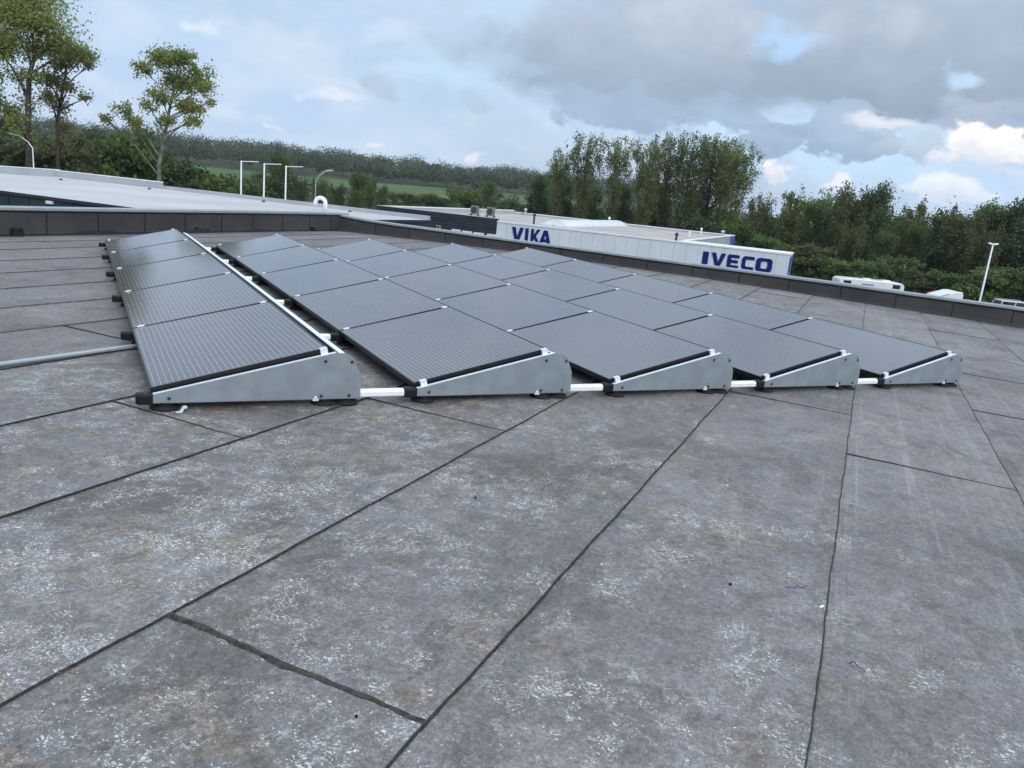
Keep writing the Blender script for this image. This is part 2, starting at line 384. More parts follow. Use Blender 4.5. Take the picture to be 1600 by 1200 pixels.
def build_roof():
    verts = []; faces = []; cols = []
    known = {8: (0.95, 0.2, 0.50), 9: (0.55, 0.30, 0.55), 10: (0.30, 0.45, 0.78), 11: (0.12, 0.95, 0.95), 12: (0.10, 0.95, 0.80), 13: (0.3, 0.5, 0.85), 7: (0.8, 0.15, 0.3), 6: (0.6, 0.2, 0.25)}
    for i in range(len(SEAMS) - 1):
        (a, sa_), (b, sb_) = SEAMS[i], SEAMS[i + 1]
        col = known.get(i, (rng.uniform(.2, .6), rng.uniform(.1, .35), rng.uniform(.1, .35)))
        nu, nv = 74, 5; n0 = len(verts)
        for iu in range(nu + 1):
            u = U0 + (UE + .02 - U0) * iu / nu
            for iv in range(nv + 1):
                va = a + sa_ * u; vb = b + sb_ * u + .03
                v = va + (vb - va) * iv / nv
                x, y = uv2xy(u, v)
                verts.append((x, y, rz_uv(u, v) + (0.0055 if 6 <= i <= 12 else 0.0018) * (1 - iv / nv) - 0.0015 * (iv == nv)))
        for iu in range(nu):
            for iv in range(nv):
                p = n0 + iu * (nv + 1) + iv
                faces.append((p, p + nv + 1, p + nv + 2, p + 1)); cols.append(col)
    me = bpy.data.meshes.new('roof_deck'); me.from_pydata(verts, [], faces); me.materials.append(M['roof'])
    ca = me.color_attributes.new('strip', 'FLOAT_COLOR', 'CORNER')
    arr = np.ones((len(me.loops), 4), dtype=np.float32)
    arr[:, :3] = np.repeat(np.array(cols, dtype=np.float32), 4, axis=0)
    ca.data.foreach_set('color', arr.ravel())
    me.polygons.foreach_set('use_smooth', [True] * len(me.polygons))
    o = bpy.data.objects.new('roof_deck', me); COL.objects.link(o); tag(o, kind='structure'); on_roof(o)
    return o
ROOF = build_roof()
def wob(s, seed, amp):
    return amp * (math.sin(s * 5.1 + seed) * .5 + math.sin(s * 13.7 + seed * 2.3) * .3 + math.sin(s * 31.0 + seed * 1.7) * .2 + math.sin(s * 77 + seed) * .12)
def ribbon(mb, p0, p1, w, h, seed, step=0.03, amp=0.004, lift=0.001, mi=0):
    """a bead of bitumen squeezed out along a lap, from p0 to p1 in roof grid coordinates"""
    p0 = np.array(p0); p1 = np.array(p1); L = np.linalg.norm(p1 - p0); n = max(2, int(L / step)); d = (p1 - p0) / L; q = np.array([-d[1], d[0]])
    v = []; f = []
    for i in range(n + 1):
        s = L * i / n; c = p0 + d * s + q * wob(s, seed, amp)
        ww = w * (0.8 + 0.45 * abs(wob(s * 1.3, seed + 3, 1.0)) + 0.13 * math.sin(s * 43 + seed) + .12 * math.sin(s * 97 + seed))
        base = rz_uv(*c) + lift
        for k, (o, z) in enumerate(((-.5, 0), (-.25, h), (.25, h), (.5, 0))):
            e = c + q * (o * ww); x, y = uv2xy(*e)
            v.append((x, y, base + 0.0052 + z if k in (1, 2) else base + 0.001))
    for i in range(n):
        for k in range(3):
            a = i * 4 + k; f.append((a, a + 4, a + 5, a + 1))
    mb.add(v, f, mi)
M['bitumen_faded'] = mat('bitumen_faded', (0.125, 0.119, 0.117), 0.8, 0.0, 0.3, (30, 0.4))
mb = MB(); mbl = MB()
for i, (a, s) in enumerate(SEAMS[:-1]):
    if i < 3: continue
    near = 6 <= i <= 13
    ribbon(mbl if i >= 15 else mb, (U0, a + s * U0), (UE, a + s * UE), ((0.0065, 0.0085, 0.006)[i % 3] if i < 13 else 0.0040) if near else 0.008, 0.002, i * 1.7, 0.03 if near else 0.08, 0.004)
mb.build('bitumen_seam', M['bitumen'], ROOF); mbl.build('bitumen_seam', M['bitumen_faded'], ROOF); mb = MB()
cross = [(-0.03, 13), (1.04, 12), (3.35, 10), (2.165, 9), (4.52, 7), (10.65, 7), (12.5, 11), (1.12, 15), (6.6, 8), (-3.1, 9), (-4.2, 12), (-2.6, 14), (-5.2, 11), (8.9, 6)]
def sv(i, u): return SEAMS[i][0] + SEAMS[i][1] * u
CROSSN = {0: (13, 12), 1: (12, 11), 2: (10, 9), 3: (9, 8), 4: (8, 7), 5: (8, 7), 6: (11, 10), 7: (15, 14)}
for k, (u, i) in enumerate(cross):
    hi, lo = CROSSN.get(k, (i, i - 1))
    ribbon(mb, (u, sv(hi, u)), (u - .02, sv(lo, u)), 0.009, 0.002, k * 2.1 + .4, 0.03, 0.006)
mb.build('bitumen_seam', M['bitumen'], ROOF)
mb = MB(); ribbon(mb, (-1.43, sv(11, -1.43)), (-1.455, sv(10, -1.455)), 0.024, 0.003, 2.2, 0.015, 0.009)
mb.build('bitumen_seam', M['bitumen_wide'], ROOF)

# ------------------------------------------------------------------ parapets
HV = [(-14, .40), (-6.13, .372), (-5.1, .352), (-4.2, .338), (-3.2, .328), (-2.2, .306), (-1.24, .295), (-.25, .276), (.9, .268), (3, .268), (4, .272), (5.5, .298), (6.5, .318), (7.1, .326), (8.0, .365), (8.9, .44), (20, .45)]
def hright(s):
    for (a, x), (b, y) in zip(HV[:-1], HV[1:]):
        if a <= s <= b: return x + (y - x) * (s - a) / (b - a)
    return .44
def parapet(name, along, lo, hi, joints, label):
    """along='v': the wall on u=UE; along='u': the wall on v=VE"""
    root = on_roof(tag(empty(name, (0, 0, 0)), label, 'parapet', 'felt covered parapets edging the roof'))
    def P(s, off, z):
        x, y = uv2xy(UE + off, s) if along == 'v' else uv2xy(s, VE + off)
        return (x, y, z)
    def base(s): return rz_uv(UE, s) if along == 'v' else rz_uv(s, VE)
    def Hh(s): return (hright(s) if along == 'v' else .448) - .054
    n = int((hi - lo) / 0.33); ss = [lo + (hi - lo) * i / n for i in range(n + 1)]
    mb = MB(); v = []; f = []
    for s in ss:
        b = base(s)
        H = Hh(s); v += [P(s, 0.0, b - .03), P(s, 0.0, b + H), P(s, 0.30, b + H + .02), P(s, 0.30, -7.6)]
    for i in range(n):
        for k in range(3):
            a = i * 4 + k; f.append((a, a + 4, a + 5, a + 1))
    mb.add(v, f, 0)
    for jn in range(len(joints) - 1):                            # lapped felt sheets
        a, b = joints[jn] + .004, joints[jn + 1] - .004
        t0, t1 = (.010, .004) if jn % 2 else (.007, .003)
        m = 4; vv = []; ff = []
        for i in range(m + 1):
            s = a + (b - a) * i / m; th = t0 + (t1 - t0) * i / m + wob(s, jn, .0015); z = base(s); H = Hh(s)
            vv += [P(s, -.001, z + .002), P(s, -th - .012, z + .002), P(s, -th, z + .06), P(s, -th + wob(s, jn + 5, .002), z + H * .6), P(s, -th, z + H), P(s, -.001, z + H)]
        for i in range(m):
            for k in range(5):
                q = i * 6 + k; ff.append((q, q + 6, q + 7, q + 1))
        ff += [tuple(range(6)), tuple(m * 6 + k for k in range(5, -1, -1))]
        mb.add(vv, ff, 0)
    mb.build('felt_cladding', M['felt'], root)
    for jn, j in enumerate(joints[1:-1]):                        # bitumen squeezed out at the laps
        mb = MB(); z = base(j); vv = []; ff = []; H = Hh(j)
        for i in range(13):
            zz = z + .004 + (H - .01) * i / 12; w = .008 + .006 * abs(math.sin(i * 1.7 + jn)); c = wob(zz, jn * 1.3, .010)
            vv += [P(j + c - w, -.009, zz), P(j + c, -.0165, zz), P(j + c + w, -.009, zz)]
        for i in range(12):
            for k in range(2):
                q = i * 3 + k; ff.append((q, q + 3, q + 4, q + 1))
        mb.add(vv, ff); mb.build('bitumen_bead', M['bitumen_black'], root)
    mb = MB(); vv = []; ff = []                                  # black strip added as the shadow under the trim's overhang
    for s in ss:
        b = base(s) + Hh(s)
        vv += [P(s, -.012, b - .026), P(s, -.022, b - .022), P(s, -.022, b + .001), P(s, -.002, b + .001)]
    for i in range(n):
        for k in range(3):
            q = i * 4 + k; ff.append((q, q + 4, q + 5, q + 1))
    mb.add(vv, ff); mb.build('trim_shadow_strip', M['bitumen_black'], root)
    mb = MB(); vv = []; ff = []                                  # aluminium roof trim
    for s in ss:
        b = base(s) + Hh(s)
        vv += [P(s, -.028, b + .002), P(s, -.028, b + .040), P(s, -.01, b + .052), P(s, .13, b + .056), P(s, .13, b + .004)]
    for i in range(n):
        for k in range(4):
            q = i * 5 + k; ff.append((q, q + 5, q + 6, q + 1))
    ff += [tuple(range(5)), tuple(n * 5 + k for k in range(4, -1, -1))]
    mb.add(vv, ff); mb.build('roof_trim', M['trim'], root)
    return root, P, base
jr = [-13.0] + [-6.17 + .98 * k for k in range(-6, 15)] + [VE]
pr, PR, BR_ = parapet('parapet', 'v', -13.0, VE + .3, jr, 'long dark felt parapet in front of the white warehouse with blue lettering')
jl = [-12.0, -9, -6, -4.0, -3.0, -2.0, -1.0, 0.0, 0.98, 1.95, 2.92, 3.88, 4.83, 5.79, 6.74, 7.71, 8.66, 9.63, 10.56, 11.51, 12.48, 13.31, UE]
pl, PL_, BL_ = parapet('parapet', 'u', -12.0, UE + .3, jl, 'dark felt parapet with ragged bitumen foot in front of the pale flat roof')
mb = MB(); vv = []; ff = []                                      # ragged bitumen upturn at the foot of that wall
ss = [-2 + i * 0.05 for i in range(int((UE + 2) / .05))]
for s in ss:
    h = .018 + .055 * max(0, math.sin(s * 3.0 + .7 * math.sin(s * 1.3))) ** 2 * (0.5 + .5 * math.sin(s * .83 + 1)) + .01 * abs(math.sin(s * 11))
    b = BL_(s)
    vv += [PL_(s, -.03 - .5 * h, b + .003), PL_(s, -.028, b + h), PL_(s, -.005, b + h + .012)]
for i in range(len(ss) - 1):
    for k in range(2):
        q = i * 3 + k; ff.append((q, q + 3, q + 4, q + 1))
mb.add(vv, ff); mb.build('bitumen_foot', M['bitumen_black'], pl)
for s, w, h, z0 in ((5.25, .17, .13, .0), (8.95, .11, .035, .075), (12.55, .10, .10, .0)):
    mb = MB(); b = BL_(s) + z0 + .002
    pts = [(-w / 2, 0), (w / 2, 0), (w * .45, h), (-w * .42, h * .92)]
    vv = [PL_(s + x, -.10 if z0 == 0 else -.020, b + z) for x, z in pts] + [PL_(s + x, -.001, b + z) for x, z in pts]
    mb.add(vv, [(0, 1, 2, 3), (7, 6, 5, 4), (0, 4, 5, 1), (1, 5, 6, 2), (2, 6, 7, 3), (3, 7, 4, 0)])
    mb.build('scupper', M['bitumen_black'], pl, bevel=.006)

# ------------------------------------------------------------------ solar array
PITCHX, PLEN, PWID = 1.5149, 1.67, 0.9840
ZL, DZ, WX = 0.1222, 0.2254, 0.9577
THK = 0.038
ROWN = ['leftmost panel row', 'second panel row from the left', 'middle panel row', 'fourth panel row from the left', 'rightmost panel row']
POSN = ['Front', 'Second from the front', 'Middle', 'Second from the back', 'Backmost']
def make_panel():
    root = empty('solar_panel', (0, 0, 0))
    W, Lp = PWID, PLEN - .02
    mb = MB(); t = .011
    mb.box((0, 0, -THK), (W, t, 0)); mb.box((0, Lp - t, -THK), (W, Lp, 0))
    mb.box((0, t, -THK), (t, Lp - t, 0)); mb.box((W - t, t, -THK), (W, Lp - t, 0))
    mb.build('frame', M['black_frame'], root, bevel=.0012)
    mb = MB(); mb.add([(t, t, -.0015), (W - t, t, -.0015), (W - t, Lp - t, -.0015), (t, Lp - t, -.0015), (t, t, -.006), (W - t, t, -.006), (W - t, Lp - t, -.006), (t, Lp - t, -.006)],
                      [(0, 1, 2, 3), (7, 6, 5, 4), (0, 4, 5, 1), (1, 5, 6, 2), (2, 6, 7, 3), (3, 7, 4, 0)])
    mb.build('cell_sheet', M['cells'], root)
    mb = MB(); mb.box((W * .45, Lp * .47, -.022), (W * .55, Lp * .53, -.0062)); mb.build('junction_box', M['black_plastic'], root)
    return root
def mid_clamp(root, x):
    mb = MB(); y = PLEN - .02
    mb.box((x - .024, y - .009, .0008), (x + .024, y + .029, .0055)); mb.box((x - .024, y + .002, -.034), (x + .024, y + .018, .0008))
    mb.lathe([(.007, .0055), (.007, .011), (.004, .012)], (x, y + .01, 0), 8)
    mb.build('clamp', M['clamp'], root)
def end_clamp(root, x, back=False):
    mb = MB(); s = 1; y = 0.0
    if back: y = PLEN - .02; s = -1
    a, b = sorted((y + s * .010, y - s * .024))
    mb.box((x - .021, a, .0008), (x + .021, b, .006))
    a, b = sorted((y - s * .006, y - s * .024))
    mb.box((x - .021, a, -.046), (x + .021, b, .0008))
    mb.lathe([(.007, .006), (.007, .012), (.004, .013)], (x, y - s * .012, 0), 8)
    mb.build('clamp', M['clamp'], root)
def corner(r, k, high):
    x = r * PITCHX + (WX if high else 0.0); y = k * PLEN
    return Vector((x, y, rz(x, y) + ZL + (DZ if high else 0)))
proto = make_panel()
first = True
for r in range(5):
    for k in range(5):
        o = proto if first else copy_tree(proto_clean)
        if first:
            proto_clean = o; first = False
        l0, l1, h0, h1 = corner(r, k, 0), corner(r, k + 1, 0), corner(r, k, 1), corner(r, k + 1, 1)
        ey = ((l1 - l0) + (h1 - h0)).normalized(); ex = (h0 - l0) + (h1 - l1)
        ex = (ex - ey * ex.dot(ey)).normalized(); ez = ex.cross(ey)
        c = (l0 + l1 + h0 + h1) / 4 - ex * PWID / 2 - ey * PLEN / 2
        mtx = Matrix((ex, ey, ez)).transposed().to_4x4(); mtx.translation = c
        o.matrix_world = mtx
        o['label'] = '%s black solar panel in the %s' % (POSN[k], ROWN[r]); o['category'] = 'solar panel'; o['group'] = 'solar panels mounted in five sloping rows'
        on_roof(o)
PANELS = [o for o in ROOFTHINGS if o.name.startswith('solar_panel')]
for i, o in enumerate(PANELS):
    r, k = divmod(i, 5)
    if k < 4: mid_clamp(o, .062); mid_clamp(o, PWID - .048)
    else: end_clamp(o, .062, True); end_clamp(o, PWID - .048, True)
    if k == 0:
        if r > 0: end_clamp(o, .062)
        end_clamp(o, PWID - .030)

# profile of the mounting: x along the row pitch, z above the roof
PROF = [(.013, .047), (.013, .094), (.998, .326), (1.052, .327), (1.10, .302), (1.153, .191), (1.160, .049)]
def star(mb, x, z, y, r=.0125):
    pts = []
    for i in range(12):
        rr = r if i % 2 == 0 else r * .42
        pts.append((x + rr * math.cos(2 * PI * i / 12 + .26), z + rr * math.sin(2 * PI * i / 12 + .26)))
    mb.prism(pts, y - .004, y, 'y')
def plate_mesh(r):
    x0 = r * PITCHX; y = -.049
    o = tag(empty('end_plate', (x0, y, rz(x0 + .55, y))), 'Grey wedge-shaped steel end plate closing the front of the %s' % ROWN[r], 'end plate', 'grey end plates on the front of the panel rows')
    on_roof(o)
    mb = MB(); mb.prism(PROF, 0.0, .0025, 'y')
    # top flange folded back
    a, b = Vector((.013, 0, .094)), Vector((.998, 0, .326)); n = Vector((-(b - a).z, 0, (b - a).x)).normalized() * .0022
    mb.add([a, b, b + Vector((0, .024, 0)), a + Vector((0, .024, 0)), a + n, b + n, b + n + Vector((0, .024, 0)), a + n + Vector((0, .024, 0))],
           [(3, 2, 1, 0), (4, 5, 6, 7), (0, 1, 5, 4), (1, 2, 6, 5), (2, 3, 7, 6), (3, 0, 4, 7)])
    mb.box((.013, .003, .0445), (1.16, .03, .0468))
    mb.build('plate', M['plate'], o, bevel=.0008)
    mb = MB()
    d = (b - a)
    for f0, f1 in ((.0, 1.0),):
        p, q = a + d * f0 + n * 1.05, a + d * f1 + n * 1.05
        mb.add([p + Vector((0, -.0015, 0)), q + Vector((0, -.0015, 0)), q + Vector((0, .026, 0)), p + Vector((0, .026, 0)), p + n + Vector((0, -.0015, 0)), q + n + Vector((0, -.0015, 0)), q + n + Vector((0, .026, 0)), p + n + Vector((0, .026, 0))],
               [(3, 2, 1, 0), (4, 5, 6, 7), (0, 1, 5, 4), (1, 2, 6, 5), (2, 3, 7, 6), (3, 0, 4, 7)])
    mb.build('flange', M['lip'], o)
    for x, z in ((.092, .072), (.935, .276), (1.095, .272), (.918, .066), (1.088, .066)):
        mb = MB(); star(mb, x, z, 0.0); mb.build('bolt', M['bolt'], o)
    mb = MB(); mb.box((.868, -.012, .040), (.902, .0, .052)); mb.lathe([(.008, 0), (.009, .010), (.004, .016)], (.885, -.007, .052), 8)
    mb.build('clip', M['clamp'], o)
for r in range(5): plate_mesh(r)

def wind_deflector(r):
    x0 = r * PITCHX
    o = tag(empty('wind_deflector', (x0 + 1.1, 0, rz(x0 + 1.1, 0))), 'Sheet steel wind deflector along the high side of the %s' % ROWN[r], 'wind deflector', 'wind deflectors behind the panel rows')
    on_roof(o)
    zb = rz(x0 + 1.1, 0)
    line = [(1.050, .2945), (1.052, .2955), (1.100, .2845), (1.1525, .192), (1.158, .060)]
    mb = MB(); vv = []; ff = []; n = 20; ylist = []
    for s in range(5):
        ylist += [(s * PLEN - .04 if s == 0 else s * PLEN + .004, ), (s * PLEN + PLEN * .5,), (s * PLEN + PLEN - .004,)]
    for (y,) in ylist:
        dz = rz(x0 + 1.1, y) - zb
        for x, z in line: vv.append((x - 1.1, y, z + dz))
        for x, z in line: vv.append((x - 1.1 - .0022, y, z + dz - .0016))
    m = len(line)
    for i in range(len(ylist) - 1):
        if i % 3 == 2: continue
        a = i * 2 * m; b = a + 2 * m
        for k in range(m - 1):
            ff.append((a + k, b + k, b + k + 1, a + k + 1)); ff.append((a + m + k, a + m + k + 1, b + m + k + 1, b + m + k))
    mb.add(vv, ff); mb.build('sheet', M['plate'], o)
    mb = MB(); vv = []; ff = []
    for (y,) in ylist:
        dz = rz(x0 + 1.1, y) - zb
        for x, z in ((1.049, .2990), (1.099, .2890), (1.1035, .2840), (1.1045, .2790)): vv.append((x - 1.1, y, z + dz))
    for i in range(len(ylist) - 1):
        if i % 3 == 2: continue
        for k in range(3):
            a = i * 4 + k; ff.append((a, a + 4, a + 5, a + 1))
    mb.add(vv, ff); mb.build('lip', M['alu'], o)
    mb = MB(); vv = []; ff = []  # black strip added as the deep shade between panel edge and lip
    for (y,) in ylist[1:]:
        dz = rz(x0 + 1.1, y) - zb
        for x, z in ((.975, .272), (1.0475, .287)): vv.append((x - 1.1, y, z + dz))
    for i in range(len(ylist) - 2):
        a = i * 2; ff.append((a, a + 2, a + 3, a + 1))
    mb.add(vv, ff); mb.build('gap_shade_strip', M['black_plastic'], o)
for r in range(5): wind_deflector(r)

RAILN = ['Frontmost', 'Second from front', 'Third from front', 'Fourth from front', 'Fifth from front', 'Backmost']
def cross_rail(k):
    y = k * PLEN - (.012 if k == 0 else 0.0); y = y if k < 5 else y - .03
    zb = rz(0, y)
    o = tag(empty('mounting_rail', (0, y, zb)), '%s aluminium rail crossing low under all five panel rows' % RAILN[k], 'mounting rail', 'aluminium rails under the panel rows')
    on_roof(o)
    for r in range(5):
        a, b = (r * PITCHX + .02, r * PITCHX + PITCHX - .06) if r < 4 else (r * PITCHX + .02, r * PITCHX + 1.15)
        za, zc = rz(a, y) - zb, rz(b, y) - zb
        sec = [(-.022, .048), (-.026, .053), (-.026, .078), (-.012, .092), (.012, .092), (.026, .078), (.026, .053), (.022, .048)]
        mb = MB(); n = len(sec)
        vv = [(a, p, q + za) for p, q in sec] + [(b, p, q + zc) for p, q in sec]
        mb.add(vv, [tuple(range(n)), tuple(range(2 * n - 1, n - 1, -1))] + [(i, i + n, (i + 1) % n + n, (i + 1) % n) for i in range(n)])
        mb.build('tube', M['alu'], o)
        x0 = r * PITCHX
        z0 = rz(x0, y) - zb
        mb = MB()                                                 # coupling block at the low edge
        poly = [(-.036, .040), (-.036, .088), (-.024, .098), (.024, .098), (.036, .088), (.036, .040)]
        mb.prism([(p, q + z0) for p, q in poly], x0 - (.062 if r == 0 else .066), x0 + .055, 'x')
        poly2 = [(p * .9, z0 + .068 + (q - .068) * .88) for p, q in poly]
        mb.prism(poly2, x0 - .070, x0 - .0605, 'x')
        mb.build('coupling', M['black_plastic'], o, bevel=.003)
        for fx in (.075, .955, 1.085):
            zz = rz(x0 + fx, y) - zb
            mb = MB(); mb.lathe([(.074, .002), (.076, .012), (.068, .022), (.045, .030), (.036, .046)], (x0 + fx, .022, zz), 20)
            mb.build('foot', M['rubber'], o, smooth=False)
for k in range(6): cross_rail(k)

# conduit and bits lying on the roof
p0 = (-3.2, 1.44); p1 = (1.35, 1.17)
mb = MB(); pts = []
for i in range(25):
    f = i / 24; u = p0[0] + (p1[0] - p0[0]) * f; v = p0[1] + (p1[1] - p0[1]) * f
    x, y = uv2xy(u, v); pts.append((x, y, rz_uv(u, v) + .0165 + .004))
o = empty('conduit_pipe', pts[0]); tag(o, 'Grey conduit pipe lying on the roof and running under the leftmost panel row', 'conduit pipe'); on_roof(o)
off = Vector(pts[0]); mb.tube([Vector(p) - off for p in pts], .0155, 12); mb.build('pipe', M['conduit'], o, smooth=True)
mb = MB(); a, b = Vector(pts[8]) - off, Vector(pts[9]) - off; mb.tube([a, a + (b - a) * .4], .0185, 12); mb.build('coupler', M['conduit'], o, smooth=True)

def bit(name, u, v, mb, m, label, cat, rzr=0.0, group=None, smooth=False):
    x, y = uv2xy(u, v); o = mb.build(name, m, None, smooth); o.location = (x, y, rz_uv(u, v) + .0045); o.rotation_euler = (0, 0, rzr); tag(o, label, cat, group); on_roof(o); return o
mb = MB(); mb.box((-.024, -.010, 0), (.006, .012, .003)); mb.prism([(.004, 0), (.020, .028), (.017, .030), (.001, .003)], -.012, .014, 'y'); mb.box((.017, -.010, .020), (.032, .012, .031))
bit('plastic_clip', 0.065, -0.155, mb, M['white_plastic'], 'Small bent white clip lying before the leftmost end plate', 'clip', .3)
def string(pts, u, v, label):
    mb = MB(); mb.tube([(x, y, .003 + .006 * (i % 2)) for i, (x, y) in enumerate(pts)], .0022, 6)
    bit('plastic_string', u, v, mb, M['purple'], label, 'string', 0, 'purple strings dropped on the roof', True)
string([(-.035, .01), (-.02, .0), (-.005, -.004), (.01, -.002), (.03, -.012), (.045, -.012)], -0.03, -3.355, 'Nearly straight purple string on the roof, beside a long seam')
string([(-.005, .02), (.012, .016), (.012, .004), (.002, -.004), (.006, -.014), (.002, -.026), (.004, -.034)], -0.50, -3.57, 'Curled hook-shaped purple string, the one nearest the camera')
string([(0, 0), (.008, .006), (.012, -.006), (.004, -.01)], 1.12, -3.54, 'Tiny purple string scrap, farthest of the three from the camera')
mb = MB(); mb.prism([(-.014, -.004), (.012, -.005), (.015, .001), (.007, .005), (-.012, .004)], 0, .004, 'z')
bit('plastic_chip', -0.13, -3.455, mb, M['white_plastic'], 'Small flat white chip lying beside a long roof seam', 'chip', .2)
for u, v, s, lb in ((-.01, -1.98, 1, 'Tiny black pebble on the clean grey roof strip, farthest from the camera'), (-.16, -3.13, 1.1, 'Tiny black pebble lying near the straight purple string'), (-1.53, -2.39, .7, 'Tiny black pebble close to the wide bitumen band')):
    mb = MB(); mb.lathe([(.004 * s, 0), (.0065 * s, .003), (.005 * s, .007), (.002 * s, .009)], (0, 0, 0), 7)
    bit('pebble', u, v, mb, M['bitumen_black'], lb, 'pebble', 0, 'black pebbles on the roof')

# ------------------------------------------------------------------ terrain
def smooth(x, a, b):
    t = min(1, max(0, (x - a) / (b - a))); return t * t * (3 - 2 * t)
def hill_amt(az):                                                # azimuth measured from the view axis, radians
    return 0.12 + .88 * (1 - smooth(az, math.radians(4), math.radians(22))) if az > -math.radians(70) else 0.12 + .88 * smooth(az, -math.radians(110), -math.radians(70))
def terrain(x, y):
    dx, dy = x - CAM[0], y - CAM[1]; r = math.hypot(dx, dy); az = (math.atan2(dx, dy) - YAW + PI) % (2 * PI) - PI
    prof = 0.0
    prof += 1.6 * smooth(r, 230, 320) + 5.5 * smooth(r, 300, 470) + 7.5 * smooth(r, 430, 700)
    prof += (1.2 * math.sin(x * .011 + 1) + 1.0 * math.sin(y * .009 - x * .006)) * smooth(r, 300, 600)
    return GZ + prof * hill_amt(az)
def polar_sheet(name, m, a0, a1, na, radii, lift, kind='structure', edge=None):
    mb = MB(); vv = []; ff = []
    for j, r in enumerate(radii):
        for i in range(na + 1):
            az = YAW + a0 + (a1 - a0) * i / na
            rr = edge(az - YAW, r, j) if edge else r
            x = CAM[0] + rr * math.sin(az); y = CAM[1] + rr * math.cos(az)
            vv.append((x, y, terrain(x, y) + lift))
    for j in range(len(radii) - 1):
        for i in range(na):
            a = j * (na + 1) + i; ff.append((a, a + 1, a + na + 2, a + na + 1))
    mb.add(vv, ff); o = mb.build(name, m, None, True); tag(o, kind=kind); return o
polar_sheet('ground', M['ground'], -PI, PI, 180, [0.5, 40, 80, 120, 160, 200, 230, 260, 290, 320, 350, 380, 410, 440, 480, 520, 560, 600, 650, 700, 760, 850, 950], 0)
def fe(az, r, j): return r + 14 * math.sin(az * 9 + 1)
polar_sheet('field', M['field'], math.radians(-34), math.radians(5), 60, [350, 362, 380, 395, 408], .35, edge=fe)
polar_sheet('ploughed_field', M['plough'], math.radians(-34), math.radians(5), 60, [280, 300, 325, 349.5], .3, edge=fe)
def yard():
    mb = MB()
    def q(u, v): P = grid_pt(u, v, GZ + .05); return (P.x, P.y, P.z)
    mb.add([q(18.6, -45), q(110, -45), q(110, 60), q(18.6, 60)], [(0, 1, 2, 3)])
    tag(mb.build('yard', M['asphalt']), kind='structure')
yard()

